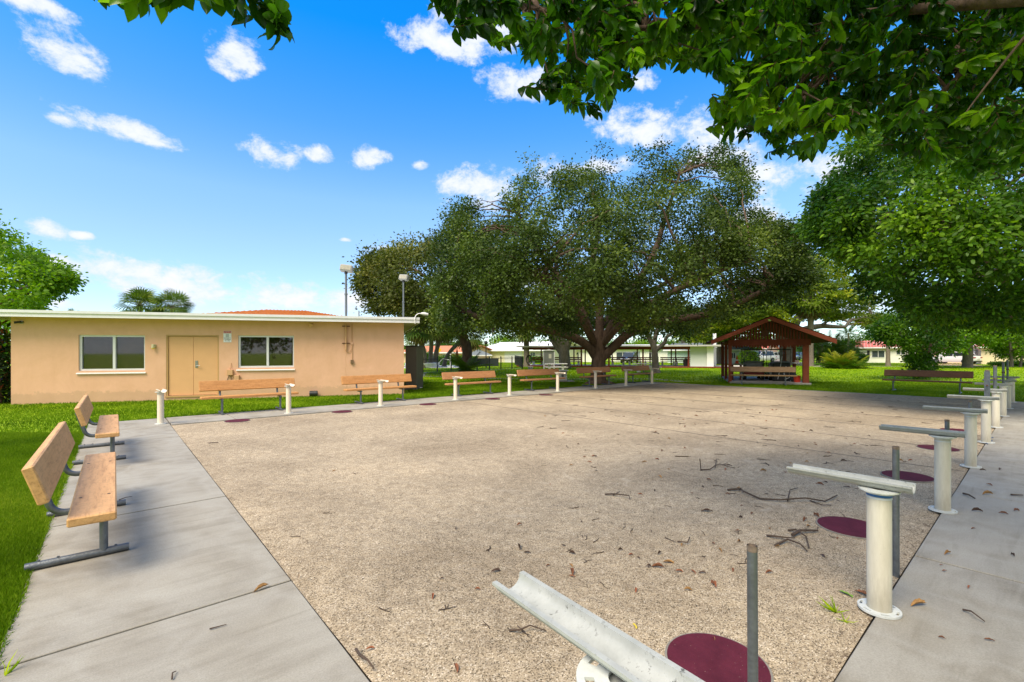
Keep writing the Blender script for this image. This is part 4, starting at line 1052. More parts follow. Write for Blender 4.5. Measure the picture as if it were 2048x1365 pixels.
# --- big bright tree on the right
LD = 14.0
tree('glossy_green_tree', 'big bright green leafy tree filling the right side behind the lawn bench', 2110, LD,
     [(1634, 440, 455), (1650, 390, 470), (1662, 345, 485), (1680, 300, 500), (1708, 265, 520), (1740, 235, 570), (1785, 215, 610), (1840, 195, 640), (1900, 180, 640), (2000, 170, 650), (2100, 190, 670), (2200, 200, 680), (2350, 240, 680), (2500, 330, 660), (2600, 450, 620)],
     4.6, 5000, 34, .20, .12, LMID, MBARK,
     [[(2110, None, 0, .34), (2110, 740, 0, .27), (2105, 660, 0, .24), (2085, 620, -.2, .17), (2045, 592, -.5, .13), (1980, 560, -1, .10), (1900, 520, -1.2, .07), (1830, 480, -1.4, .04)],
      [(2105, 660, 0, .2), (2100, 560, .3, .15), (2060, 440, .3, .1), (2000, 330, .3, .05)],
      [(2085, 610, 0, .13), (2040, 540, 1, .1), (1950, 430, 1.5, .07), (1850, 360, 1.5, .04)],
      [(2110, 640, 0, .2), (2180, 560, .2, .14), (2280, 450, .2, .07)]], 31, n2=120, tpl=LEAF6, lump=1.1, thr=-.02, flat=.6, width=.95, droop=.35, r2=.014, shell=.35, cull=2.3, rag=.75)
# --- multi stemmed small tree behind the lawn bench
tree('small_leafy_tree', 'small multi stemmed leafy tree growing behind the dark brown bench', 1848, 26.5,
     [(1752, 655, 672), (1775, 630, 685), (1800, 612, 690), (1840, 603, 705), (1880, 618, 705), (1905, 640, 700), (1925, 670, 690)], 2.0, 420, 26, .19, .16, LMID, MBARK,
     [[(1846, None, 0, .14), (1848, 740, 0, .12), (1855, 715, 0, .09), (1862, 690, 0, .07), (1872, 650, 0, .03)],
      [(1845, 740, 0, .1), (1838, 710, 0, .07), (1832, 680, 0, .05), (1822, 640, 0, .03)],
      [(1847, 735, 0, .09), (1846, 700, 0, .06), (1852, 660, 0, .03)], [(1860, 712, 0, .05), (1880, 705, 0, .04), (1900, 695, 0, .03)]], 41, n2=40, tpl=LEAF6, lump=.9, thr=-.2, flat=.8, r2=.01)
tree('leafy_sapling', 'dense low sapling growing against the stem of the small leafy tree', 1830, 26.0,
     [(1818, 705, 748), (1828, 690, 752), (1840, 685, 754), (1855, 690, 752), (1866, 720, 745)], .45, 90, 26, .14, .15, LMID, MBARK,
     [[(1838, None, 0, .03), (1838, 720, 0, .02)]], 43, n2=4, tpl=LEAF6, lump=.7, thr=-.5, cat='sapling')
tree('shade_tree', 'tree with a stout straight grey trunk beside the parked white car', 1935, 44.8,
     [(1860, 640, 690), (1880, 600, 700), (1935, 580, 695), (1980, 600, 690), (2000, 630, 685)], 4, 420, 30, .38, .26, LBRI, MBARKG,
     [[(1935, None, 0, .55), (1935, 732, 0, .42), (1936, 700, 0, .38), (1936, 670, 0, .34), (1940, 620, 0, .2)]], 45, n2=30)
tree('thin_tree', 'slim bright tree at the right edge, before the cream house', 2024, 46,
     [(1990, 680, 705), (2005, 660, 715), (2030, 645, 720), (2060, 640, 720), (2090, 660, 715)], 2.4, 300, 26, .30, .22, LBRI, MBARKG,
     [[(2022, None, 0, .2), (2023, 720, 0, .14), (2020, 690, 0, .1), (2015, 665, 0, .05)], [(2040, None, 0, .12), (2045, 710, 0, .09), (2052, 680, 0, .05)]], 47, n2=20)
# --- bright tree at the left edge
tree('left_edge_tree', 'bright sunlit green tree at the left edge, rising behind the peach building', 20, 27,
     [(-160, 470, 640), (-100, 420, 660), (-40, 415, 700), (0, 425, 700), (22, 440, 700), (50, 478, 650), (72, 498, 610), (100, 535, 580), (133, 538, 565)], 4.5, 900, 34, .28, .21, LBRI, MBARK,
     [[(-40, None, 0, .4), (-35, 700, 0, .3), (-20, 640, 0, .22), (20, 590, 0, .12), (60, 570, 0, .05)], [(-35, 680, 0, .25), (-50, 600, 0, .15), (-40, 500, 0, .06)], [(20, 600, 0, .1), (55, 600, 0, .05), (100, 570, 0, .03)]], 51, n2=50, tpl=LEAF6, lump=1.5, thr=-.02, rag=.7)
# croton hedge at the left end of the building
LCRO = leafmat('croton_leaves', (.012, .035, .010), (.035, .075, .015), (.26, .07, .04), trans=.25, rough=.35)
t = thing('croton_shrub', 'tall shrub with dark green and reddish leaves at the left end of the peach building', 'shrub', PG(2, 14.4), YAW)
C = crown_points([(-2.2, 2.3, .1), (-.8, 2.5, .0), (0, 2.4, 0), (.12, 1.9, .05)], .5, 230, 61, thr=-.5)
foliage('foliage', C, 18, .12, .20, LCRO, t, 62, LEAF6, .0, (0, 0, 1), tvar=.5, width=.7)
g = MB()
for k in range(9): g.tube([(-1.6 + k * .2, 0, 0), (-1.6 + k * .2 + rnd.uniform(-.1, .1), rnd.uniform(-.2, .2), 1.9)], [.02, .008], 6)
g.build('stems', MBARK, t)

# ---------------------------------------------------------------- the tree we stand under
def canopy(px_poly, n, dlo, dhi, seed):
    r = np.random.RandomState(seed); xs = [p[0] for p in px_poly]; ys = [p[1] for p in px_poly]; out = []
    def inside(x, y):
        c = False; j = len(px_poly) - 1
        for i in range(len(px_poly)):
            xi, yi = px_poly[i]; xj, yj_ = px_poly[j]
            if (yi > y) != (yj_ > y) and x < (xj - xi) * (y - yi) / (yj_ - yi) + xi: c = not c
            j = i
        return c
    while len(out) < n:
        x, y = r.uniform(min(xs), max(xs)), r.uniform(min(ys), max(ys))
        if inside(x, y):
            q = (x - 880) / 1168.; base = dlo + (dhi - dlo) * min(1, max(0, q))
            out.append(np.array(P(x, y, base + r.uniform(-.35, 1.1))))
    return np.array(out)
ot = thing('overhanging_tree', 'broad leaved tree overhead, its dark glossy leaves hanging across the top right corner', 'tree', L2(5.6, 1.6), 0)
ob = np.array(ot.location)
poly = [(885, -260), (880, 0), (890, 38), (935, 60), (985, 62), (1010, 92), (1050, 95), (1085, 168), (1110, 215), (1150, 235), (1200, 232), (1245, 200), (1255, 150), (1290, 120), (1370, 132), (1430, 140), (1455, 165), (1425, 215), (1440, 255), (1465, 285), (1510, 295),
        (1545, 320), (1580, 318), (1620, 300), (1690, 262), (1750, 270), (1800, 300), (1860, 325), (1950, 335), (2060, 330), (2150, 300), (2150, -260)]
def sprays(C, per, seed, size):
    """hanging sprays: leaves radiate and droop round a twig end"""
    r = np.random.RandomState(seed); pos = []; T = []; Nn = []; tt = []; sz = []; twigs = []
    for c in C:
        ax = r.normal(0, 1, 3); ax[2] = -abs(ax[2]) * .5 - .1; ax /= np.linalg.norm(ax); ln = r.uniform(.10, .20); st = c - ax * ln
        twigs.append((st, c)); base = r.normal(.42, .22)
        for k in range(per):
            q = k / per; p = st + ax * ln * q; ang = k * 2.4 + r.uniform(-.4, .4)
            s1 = np.cross(ax, [0, 0, 1.]); s1 /= np.linalg.norm(s1) + 1e-6; s2 = np.cross(s1, ax)
            o = s1 * math.cos(ang) + s2 * math.sin(ang); d = o * .8 + ax * (.4 + q * .7) + np.array([0, 0, -.55]) + r.normal(0, .15, 3)
            pos.append(p); T.append(d); Nn.append(np.array([0, 0, 1.]) * .8 + o * .7 + r.normal(0, .3, 3)); tt.append(base + r.normal(0, .12)); sz.append(size * r.uniform(.7, 1.2))
    return np.array(pos), np.array(T), np.array(Nn), np.array(tt), np.array(sz), twigs
poly = [(x, max(y, -120)) for x, y in poly]
C1 = canopy(poly, 900, 2.55, 3.3, 71)
C2 = canopy([(1000, -120), (1000, 40), (1120, 190), (1180, 190), (1220, 120), (1450, 110), (1480, 240), (1560, 280), (1700, 220), (1850, 290), (2150, 290), (2150, -120)], 800, 3.6, 4.4, 72)
C3 = canopy([(225, -90), (232, 8), (290, 30), (330, 12), (365, -8), (400, 15), (440, 5), (480, 30), (560, 55), (585, 10), (600, -90)], 46, 1.9, 1.9, 73)
C4 = canopy([(200, -230), (230, -30), (600, -30), (900, -30), (900, -230)], 90, 2.1, 2.1, 74)
# leaves of the crown above and behind the frame: they shade the near walk
C5 = np.array([L2(rs.uniform(1.3, 7.5), rs.uniform(-2.5, 2.2), rs.uniform(3.4, 5.2)) for _ in range(700)])
C6 = np.array([L2(rs.uniform(.7, 7.2), rs.uniform(-2.5, 3.4), rs.uniform(4.5, 6.6)) for _ in range(1500)])
Ca = np.concatenate([C1, C2, C3, C4, C5, C6])
Ca = Ca[[not (c[2] < 3.0 and (c @ FW) < 1.5) for c in Ca]]
pos, T, Nn, tt, sz, tw = sprays(Ca, 15, 75, .09)
hi = (noise_v := np.array([noise.noise(Vector(p) * .8) for p in pos])); tt = tt + hi * .35
repl('leaves', LEAFBIG, pos - ob, T, Nn, sz, tt, LGLOSS, ot, 1.0, True)
g = MB(); tk = Vector((0, 0, 0))
g.tube([(0, 0, -.1), (-.05, 0, .5), (-.15, .1, 1.6), (-.5, .3, 2.8)], [.38, .3, .27, .24], 14); g.build('trunk', MBARK, ot, True)
lims = [[(-.5, .3, 2.8), tuple(np.array(P(1720, -60, 3.9)) - ob), tuple(np.array(P(1500, 60, 3.9)) - ob), tuple(np.array(P(1240, 60, 3.6)) - ob), tuple(np.array(P(1040, 10, 3.2)) - ob)],
        [(-.5, .3, 2.8), tuple(np.array(P(1700, 30, 3.6)) - ob), tuple(np.array(P(1660, 150, 3.7)) - ob), tuple(np.array(P(1560, 230, 3.6)) - ob)],
        [(-.5, .3, 2.8), tuple(np.array(P(1950, 120, 3.9)) - ob), tuple(np.array(P(1850, 220, 4.0)) - ob)],
        [(-.5, .3, 2.8), tuple(np.array(L2(2, 1.0, 3.9)) - ob), tuple(np.array(L2(-.2, 1.2, 3.2)) - ob), tuple(np.array(P(520, -40, 1.95)) - ob)]]
g = MB(); lpts = []
for L_ in lims:
    pts = []
    for a, b in zip(L_, L_[1:]): pts += limb_pts(a, b, 5, .03, len(pts) + 3, .03)[:-1]
    pts.append(Vector(L_[-1])); n_ = len(pts); g.tube(pts, [.036 * (1 - .8 * i / n_) + .006 for i in range(n_)], 10); lpts += pts
for s, c in tw[:1100]:
    g.tube([Vector(s - ob), Vector(c - ob)], [.004, .0025], 4, cap=False)
for i in range(260):
    c = Vector(Ca[rnd.randrange(len(C1) + len(C2))] - ob); b = min(lpts, key=lambda q: (q - c).length)
    g.tube(limb_pts(b, c, 4, .06, i, .08), [.014, .011, .008, .006, .004], 5, cap=False)
g.build('limbs', MBARK, ot, True, 80)
bpy.context.view_layer.update()

# ================================================================ PALMS
def fan_tpl(n=10, spread=2.5, split=.45):
    v = []; f = []
    for k in range(n):
        a = -spread / 2 + spread * k / (n - 1); w_ = spread / (n - 1) * .33
        c0 = len(v); d = np.array([math.cos(a), math.sin(a)]); s = np.array([-d[1], d[0]])
        for r_, ww, z in ((.04, .0, .0), (.42, w_ * .45, .02), (.75, w_ * .42, -.03)):
            v += [(*(d * r_ + s * ww), z), (*(d * r_ - s * ww), z)]
        v += [(*(d * 1.0), -.18)]
        f += [(c0, c0 + 1, c0 + 3, c0 + 2), (c0 + 2, c0 + 3, c0 + 5, c0 + 4), (c0 + 4, c0 + 5, c0 + 6)]
    return np.array(v, float), f
FAN = fan_tpl()
def feather_tpl(n=11):
    v = []; f = []
    for k in range(n):
        x = .1 + .85 * k / n; ln = .26 * math.sin(math.pi * (.18 + .78 * k / n)) + .04; z = -.30 * x * x
        for s in (-1, 1):
            c0 = len(v); v += [(x, 0, z), (x + .05, 0, z), (x + .12, s * ln, z - .10)]; f.append((c0, c0 + 1, c0 + 2) if s > 0 else (c0 + 1, c0, c0 + 2))
    c0 = len(v); m_ = 7
    for k in range(m_): x = k / (m_ - 1); z = -.30 * x * x; v += [(x, .008, z), (x, -.008, z)]
    for k in range(m_ - 1): f.append((c0 + 2 * k, c0 + 2 * k + 1, c0 + 2 * k + 3, c0 + 2 * k + 2))
    return np.array(v, float), f
FEA = feather_tpl()
def palm(name, label, base, h, cr, seed, kind='fan', nf=46, lean=(0, 0), r=.17, dead=14, group=None, curve=.0, trunk=True):
    t = thing(name, label, 'palm', (base[0], base[1], 0), 0, group); rr = np.random.RandomState(seed)
    top = Vector((lean[0], lean[1], h))
    if trunk:
        pts = [Vector((lean[0] * (q ** (1 + curve)), lean[1] * (q ** (1 + curve)), h * q)) for q in np.linspace(0, 1, 9)]; pts[0].z = -.06
        g = MB(); g.tube(pts, [r * 1.35, r * 1.1] + [r] * 5 + [r * .9, r * .8], 12); g.build('trunk', MPALMT, t, True, 80)
    n = nf; ph = rr.uniform(0, 6.28, n); e = rr.uniform(-.75, 1.35, n)
    if kind == 'fan':
        d = np.stack([np.cos(ph) * np.cos(e), np.sin(ph) * np.cos(e), np.sin(e)], 1); pl = cr * rr.uniform(.35, .55, n)
        pos = np.array(top) + d * pl[:, None]; T = d + np.array([0, 0, -.25]); Nn = np.cross(np.cross(d, [0, 0, 1.]), d) + rr.normal(0, .25, (n, 3))
        repl('fronds', FAN, pos, T, Nn, cr * rr.uniform(.5, .65, n), rr.uniform(.1, .85, n), LPALM, t)
        g = MB()
        for p_ in pos: g.tube([top, Vector(p_)], [.022, .012], 4, cap=False)
        g.build('stalks', LP_ST, t)
        if dead:
            ph = rr.uniform(0, 6.28, dead); e = rr.uniform(-1.45, -.8, dead); d = np.stack([np.cos(ph) * np.cos(e), np.sin(ph) * np.cos(e), np.sin(e)], 1)
            repl('dead_fronds', FAN, np.array(top) + d * cr * .3, d, np.stack([np.cos(ph), np.sin(ph), ph * 0 + .2], 1), cr * rr.uniform(.5, .65, dead), rr.uniform(0, 1, dead), LDEAD, t)
    else:
        e = rr.uniform(-.2, 1.3, n); d = np.stack([np.cos(ph) * np.cos(e), np.sin(ph) * np.cos(e), np.sin(e)], 1)
        Nn = np.cross(np.cross(d, [0, 0, 1.]), d)
        repl('fronds', FEA, np.repeat(np.array(top)[None], n, 0), d, Nn, cr * rr.uniform(.8, 1.1, n), rr.uniform(.1, .9, n), LPALM, t)
    return t
LP_ST = mat('frond_stalk', (.13, .15, .05), .7)
def hz(y, d): return (705 - y) * d / FPX + 1.55
palm('fan_palm', 'round headed palm above the white roof edge, left one of the pair', PG(280, 40), hz(612, 40), 1.75, 1, nf=64, dead=8)
palm('fan_palm', 'round headed palm above the white roof edge, right one of the pair', PG(344, 40), hz(613, 40), 1.7, 2, nf=64, dead=8)
palm('fan_palm', 'tiny palm top showing over the white roof edge near the left end', PG(146, 55), hz(625, 55), .7, 3, nf=30, dead=0)
cg = 'palm trunks clustered right of the peach building'
for k, (px, yt, lx, lb) in enumerate([(846, 655, -.5, 'leaning palm trunk nearest the roof corner of the peach building'), (853, 640, -1.2, 'curving dark thin palm second from the peach building'), (861, 648, .3, 'straight pale palm trunk third from the peach building'), (868, 652, 1.3, 'palm leaning right, fourth from the peach building'),
                                  (872, 645, .5, 'thick palm trunk fifth from the peach building'), (888, 668, 2.6, 'palm leaning strongly right, ahead of the orange roofed house')]):
    palm('cluster_palm', lb, PG(px, 46 + k), hz(yt, 46), 2.3, 10 + k, nf=34, lean=(lx * RT[0], lx * RT[1]), r=.22 if k != 1 else .13, group=cg, curve=.8)
palm('fan_palm', 'shaggy palm with hanging fronds right behind the red pavilion', PG(1620, 50), hz(596, 50), 2.9, 21, nf=70, r=.3, dead=34, lean=(.4, 0))
palm('young_palm', 'small palm with grey trunk on the lawn before the white house', PG(1776, 50), hz(672, 50), 1.9, 22, 'fea', 22, r=.2)
palm('young_palm', 'palm rising above the trees left of the red ribbed roof', PG(1697, 90), hz(668, 90), 2.6, 23, 'fea', 22, r=.2)
palm('young_palm', 'small palm beyond the shed, left of the palm trunks', PG(833, 62), hz(688, 62), 2.0, 24, 'fan', 30, r=.2, dead=4)
palm('young_palm', 'tall palm trunk seen behind the red shelter roof', PG(1366, 70), hz(672, 70), 2.4, 25, 'fea', 20, r=.32)
palm('young_palm', 'palm trunk in front of the left end of the red shelter', PG(1053, 50), hz(655, 50), 2.2, 26, 'fan', 30, r=.3, dead=8)
# fern like plant at the foot of the leaning tree
t = thing('feather_plant', 'long leaved plant growing round the foot of the leaning trunk', 'plant', PG(932, 31.5), 0)
n = 34; ph = rs.uniform(0, 6.28, n); e = rs.uniform(.1, 1.4, n); d = np.stack([np.cos(ph) * np.cos(e), np.sin(ph) * np.cos(e), np.sin(e)], 1)
repl('fronds', FEA, rs.normal(0, .1, (n, 3)) + [0, 0, .3], d, np.cross(np.cross(d, [0, 0, 1.]), d), rs.uniform(.9, 1.9, n), rs.uniform(0, .7, n), LPALM, t)
# thicket of clumping palms and the areca bush
t = thing('palm_thicket', 'thicket of dark clumping palms beyond the pavilion, left of the white house', 'thicket', PG(1668, 62), YAW)
n = 230; us = rs.uniform(-4.2, 2.8, n); pos = np.stack([us, rs.normal(0, 1, n), rs.uniform(.3, 2.6, n)], 1); ph = rs.uniform(0, 6.28, n); e = rs.uniform(.1, 1.4, n); d = np.stack([np.cos(ph) * np.cos(e), np.sin(ph) * np.cos(e), np.sin(e)], 1)
repl('fronds', FEA, pos, d, np.cross(np.cross(d, [0, 0, 1.]), d), rs.uniform(1.0, 2.3, n), rs.uniform(0, .55, n), LPALM, t)
g = MB()
for k in range(22): u = rs.uniform(-4, 2.6); g.tube([(u, 0, -.05), (u + rs.uniform(-.4, .4), 0, 2.6)], [.09, .06], 6)
g.build('stems', MPALMT, t)
t = thing('areca_bush', 'wide arching palm bush with yellow tips on the lawn right of the pavilion', 'bush', PG(1684, 43), YAW)
n = 260; ph = rs.uniform(0, 6.28, n); e = np.arccos(rs.uniform(.15, 1, n)) ; e = math.pi / 2 - e; d = np.stack([np.cos(ph) * np.cos(e), np.sin(ph) * np.cos(e), np.sin(e)], 1)
repl('fronds', FEA, rs.normal(0, .35, (n, 3)) * [1, 1, 0] + [0, 0, .05], d * [1.1, 1, 1], np.cross(np.cross(d, [0, 0, 1.]), d), rs.uniform(1.2, 1.9, n), np.clip(d[:, 2] * .9 + rs.normal(0, .15, n), 0, 1), leafmat('areca_fronds', (.025, .06, .006), (.08, .16, .012), (.36, .32, .02), trans=.3, rough=.45), t)
g = MB()
for k in range(16): a = k * 2.4; g.tube([(.3 * math.cos(a), .3 * math.sin(a), 0), (.6 * math.cos(a), .6 * math.sin(a), .8)], [.03, .02], 5)
g.build('stems', LP_ST, t)

def bush(name, label, base, rx, rz_, n, size, lm, seed, group=None, cat='bush', ry=None):
    t = thing(name, label, cat, (base[0], base[1], 0), YAW, group); rr = np.random.RandomState(seed); ry = ry or rx
    d = norm(rr.normal(0, 1, (n, 3))); d[:, 2] = np.abs(d[:, 2]) if name in ('hedge',) else d[:, 2]
    lum = 1 + .10 * np.array([noise.noise(Vector(q) * 2.3 + Vector((seed, 0, 0))) for q in d]); q = rr.uniform(.88, 1.02, n) * lum
    pos = d * q[:, None] * [rx, ry, rz_] + [0, 0, rz_ * .95]
    pos[:, 2] = np.maximum(pos[:, 2], .02)
    repl('foliage', LEAF4, pos, rr.normal(0, 1, (n, 3)), d + rr.normal(0, .4, (n, 3)), size * rr.uniform(.7, 1.3, n), .45 + .4 * (lum - 1) * 8 + rr.normal(0, .2, n), lm, t)
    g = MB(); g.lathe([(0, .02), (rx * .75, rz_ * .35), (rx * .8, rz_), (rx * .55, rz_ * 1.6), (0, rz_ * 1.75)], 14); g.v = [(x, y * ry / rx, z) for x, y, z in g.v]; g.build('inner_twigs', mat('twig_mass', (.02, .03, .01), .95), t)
    return t
bush('clipped_bush', 'round clipped bush at the left end of the white house', PG(1724, 62), .72, .66, 1400, .13, LHEDGE, 1)
bush('clipped_bush', 'round clipped bush between the windows of the white house', PG(1815, 63), .58, .55, 1000, .12, LHEDGE, 2)
bush('low_hedge', 'low oval hedge before the cream house, left one', PG(1996, 50), .8, .22, 900, .12, LHEDGE, 3)
bush('low_hedge', 'low oval hedge at the foot of the slim tree, right edge', PG(2040, 50), 1.3, .26, 1300, .12, LHEDGE, 4)
bush('flower_bush', 'red flowering bush beside the driveway of the white car', PG(1952, 60), .75, .42, 900, .13, leafmat('red_flowers', (.05, .08, .01), (.28, .05, .02), (.5, .12, .05), trans=.2), 5)
bush('hedge_bush', 'green bush left of the two golf carts, beyond the pavilion', PG(1497, 52), 1.1, .9, 1400, .16, LBRI, 6)
def hedge(label, px0, px1, dep, h, seed, lm=LHEDGE, dd=.7):
    a, b = PG(px0, dep), PG(px1, dep); t = thing('hedge', label, 'hedge', (a + b) / 2, math.atan2((b - a).y, (b - a).x)); L = (b - a).length; rr = np.random.RandomState(seed)
    n = int(L * h * 420); f = rr.rand(n) < .72; pos = np.stack([rr.uniform(-L / 2, L / 2, n), np.where(f, -dd / 2, rr.uniform(-dd / 2, dd / 2, n)), np.where(f, rr.uniform(0, h, n), h)], 1) + rr.normal(0, .05, (n, 3)); nn = np.where(f[:, None], [0, -1., .3], [0, 0, 1.])
    repl('foliage', LEAF4, pos, rr.normal(0, 1, (n, 3)), nn + rr.normal(0, .4, (n, 3)), .15, .5 + rr.normal(0, .25, n), lm, t)
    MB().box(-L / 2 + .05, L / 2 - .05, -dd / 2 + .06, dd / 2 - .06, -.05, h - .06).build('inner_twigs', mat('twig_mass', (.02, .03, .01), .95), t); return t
hedge('bright clipped hedge beyond the pool, behind the palm trunks', 826, 860, 54, hz(706, 54), 7)
hedge('long bright hedge behind the pool deck', 862, 955, 58, hz(713, 58), 8)
hedge('low hedge before the cream house behind the shelter', 1040, 1100, 66, .9, 9)

# ================================================================ HOUSES
MWALL = mat('white_house_wall', (.78, .76, .68), .85, .05, 1.5); MCREAM = mat('cream_house_wall', (.72, .60, .40), .85, .05, 1.5); MMINT = mat('pale_green_wall', (.56, .66, .60), .85, .05, 1.5)
MREDR = mat('red_metal_roof', (.52, .13, .075), .5, .12, 3); MWR = mat('white_tile_roof', (.74, .74, .74), .7, .06, 2); MGRYR = mat('grey_shingle_roof', (.14, .16, .17), .9, .15, 4); MORR = mat('orange_roof', (.58, .20, .09), .8, .15, 5)
MWIN = mat('dark_window', (.05, .065, .075), .15, .3, 3, spec=.9)
def house(name, label, pxa, da, pxb, db, depth_, h, rise, wallm, roofm, kind='gable', wins=(), over=.5, ribs=0, doors=(), side_win=False, shutter=(), garage=()):
    A, B = PG(pxa, da), PG(pxb, db); A.z = B.z = 0; L = (B - A).length; t = thing(name, label, 'house', A, math.atan2((B - A).y, (B - A).x))
    MB().box(0, L, 0, depth_, -.1, h).build('wall', wallm, t)
    g = MB(); o = over
    if kind == 'gable':
        m_ = depth_ / 2; g._add([(-o, -o, h - .02), (L + o, -o, h - .02), (L + o, m_, h + rise), (-o, m_, h + rise), (-o, depth_ + o, h - .02), (L + o, depth_ + o, h - .02), (-o, -o, h + .1), (L + o, -o, h + .1), (L + o, m_, h + rise + .14), (-o, m_, h + rise + .14), (-o, depth_ + o, h + .1), (L + o, depth_ + o, h + .1)],
                     [(0, 1, 2, 3), (3, 2, 5, 4), (6, 9, 8, 7), (9, 10, 11, 8), (0, 6, 7, 1), (4, 5, 11, 10), (0, 3, 9, 6), (3, 4, 10, 9), (1, 7, 8, 2), (2, 8, 11, 5)])
        gb = MB()
        for x in (0, L): gb._add([(x, 0, h), (x, depth_, h), (x, m_, h + rise * .93)], [(0, 1, 2)])
    else:
        m_ = depth_ / 2; e = min(L * .4, m_ * 1.0); g._add([(-o, -o, h), (L + o, -o, h), (L + o, depth_ + o, h), (-o, depth_ + o, h), (-o, -o, h + .14), (L + o, -o, h + .14), (L + o, depth_ + o, h + .14), (-o, depth_ + o, h + .14), (e, m_, h + rise), (L - e, m_, h + rise)],
                     [(3, 2, 1, 0), (0, 1, 5, 4), (1, 2, 6, 5), (2, 3, 7, 6), (3, 0, 4, 7), (4, 5, 9, 8), (5, 6, 9), (6, 7, 8, 9), (7, 4, 8)]); gb = None
    rf = g.build('roof', roofm, t)
    if gb: gb.build('gable', wallm, t)
    if ribs:
        g = MB(); m_ = depth_ / 2
        for k in range(ribs + 1):
            x = -o + (L + 2 * o) * k / ribs; g.tube([(x, -o, h + .13), (x, m_, h + rise + .17)], .05, 4)
        g.build('roof_ribs', mat('pale_red_rib', (.62, .30, .22), .5), rf)
    MB().box(-o, L + o, -o - .06, -o - .003, h - .06, h + .11).build('fascia', MWHT, rf)
    for (x0, x1, z0, z1) in wins:
        x0 *= L; x1 *= L; q = MB().box(x0, x1, -.015, .03, z0, z1).build('window', MWIN, t); g = MB(); f = .05
        g.box(x0 - f, x1 + f, -.05, -.002, z1, z1 + f); g.box(x0 - f, x1 + f, -.07, -.002, z0 - f, z0); g.box(x0 - f, x0, -.045, -.002, z0, z1); g.box(x1, x1 + f, -.045, -.002, z0, z1); xm = (x0 + x1) / 2; g.box(xm - .03, xm + .03, -.04, -.016, z0, z1); g.build('frame', MWHT, q)
    for (x0, x1, z0, z1) in shutter: MB().box(x0 * L, x1 * L, -.06, -.003, z0, z1).build('shutter', MBLK, t)
    for (x0, x1, hh) in doors: MB().box(x0 * L, x1 * L, -.04, .02, 0, hh).build('door', mat('house_door', (.25, .28, .3), .6), t)
    for (x0, x1, hh) in garage:
        q = MB().box(x0 * L, x1 * L, -.03, .02, 0, hh).build('garage_door', MWHT, t)
        g = MB()
        for k in range(1, 4): g.box(x0 * L, x1 * L, -.034, -.0305, hh * k / 4 - .012, hh * k / 4 + .012)
        g.build('panel_grooves', mat('groove', (.3, .3, .3), .8), q)
    return t
h1 = house('white_house', 'white house with red ribbed metal roof and dark shutters, beyond the lawn bench', 1719, 66, 1842, 62, 7, hz(699, 66) + .08, .95, MWALL, MREDR, 'gable', [(.215, .42, .75, 1.65), (.62, .75, 1.15, 1.65)], .45, 22, (), shutter=[(.13, .175, .6, 1.7), (.45, .49, .6, 1.7), (.80, .86, .6, 1.7)])
h1b = house('carport_wing', 'low white carport wing with an open porch right of the red ribbed roof', 1842, 63.5, 1935, 60, 6, hz(697, 62), .8, MCREAM, MWR, 'gable', [(.36, .42, .6, 1.0)], .5, 0, ((.2, .27, 1.6),))
q = MB(); A_ = PG(1852, 60)
t = thing('porch_rail', 'white porch columns and pierced block rail beside the parked white car', 'porch', PG(1858, 59.5), YAW)
for u in (0, 1.6): MB().box(u - .1 + 0, u + .1, 0, .2, -.05, 1.75).build('column', MWHT, t)
g = MB(); g.box(.1, 1.5, .05, .13, 0, .12); g.box(.1, 1.5, .05, .13, .5, .58)
for k in range(9): g.box(.14 + k * .165, .19 + k * .165, .05, .13, .121, .499)
g.build('rail', MWHT, t)
house('cream_house', 'cream house with a salmon hip roof at the right edge, behind the slim tree', 1962, 56, 2078, 53, 8, hz(699, 56) + .1, 1.25, MCREAM, MREDR, 'hip', [(.30, .44, .95, 1.75)], .45)
house('cream_wing', 'white side wing of the cream house with two small windows, right of the stout trunk', 1916, 62, 1966, 57, 7, hz(697, 62), .5, MWALL, MWR, 'gable', [(.30, .38, 1.0, 1.4), (.72, .86, .9, 1.8)], .2)
house('orange_roofed_house', 'orange roofed peach house beyond the palm trunks and the pool', 800, 72, 925, 66, 9, hz(706, 70), 1.0, mat('peach_house_wall', (.66, .46, .30), .85, .05), MORR, 'gable', [(.3, .4, .5, 1.2), (.7, .8, .5, 1.2)], .5)
house('white_roofed_house', 'pale yellow house with a broad white tile roof and garage door, left of the shelter', 960, 74, 1092, 66, 12, hz(702, 70), 1.35, mat('butter_wall', (.76, .70, .48), .85, .05), MWR, 'gable', [(.79, .85, .95, 1.5)], .6, 0, (), garage=[(.40, .66, 1.6)])
house('white_bungalow', 'white bungalow seen through the left half of the red shelter', 1098, 74, 1205, 72, 8, hz(700, 73), .6, MWALL, MWR, 'gable', [(.1, .16, .7, 1.5), (.28, .32, .7, 1.5), (.5, .56, .5, 1.5), (.8, .9, .6, 1.5)], .4)
house('white_bungalow', 'white bungalow with a carport seen through the middle of the red shelter', 1222, 72, 1335, 70, 8, hz(699, 71), .6, MWALL, MWR, 'gable', [(.1, .32, .4, 1.5), (.68, .76, .6, 1.4)], .4, 0, ((.40, .52, 1.6),))
house('mint_house', 'pale green house with a grey shingle roof, left of the red pavilion', 1335, 66, 1500, 60, 9, hz(702, 62), 1.0, MMINT, MGRYR, 'gable', [(.27, .31, .6, 1.4), (.79, .835, .7, 1.4)], .5)
house('pink_house', 'small pink and white house with a steep red roof seen through the pavilion', 1500, 88, 1532, 86, 7, hz(700, 88), 1.6, mat('pink_wall', (.62, .38, .30), .85), MREDR, 'gable', [(.3, .5, .8, 1.6)], .3)
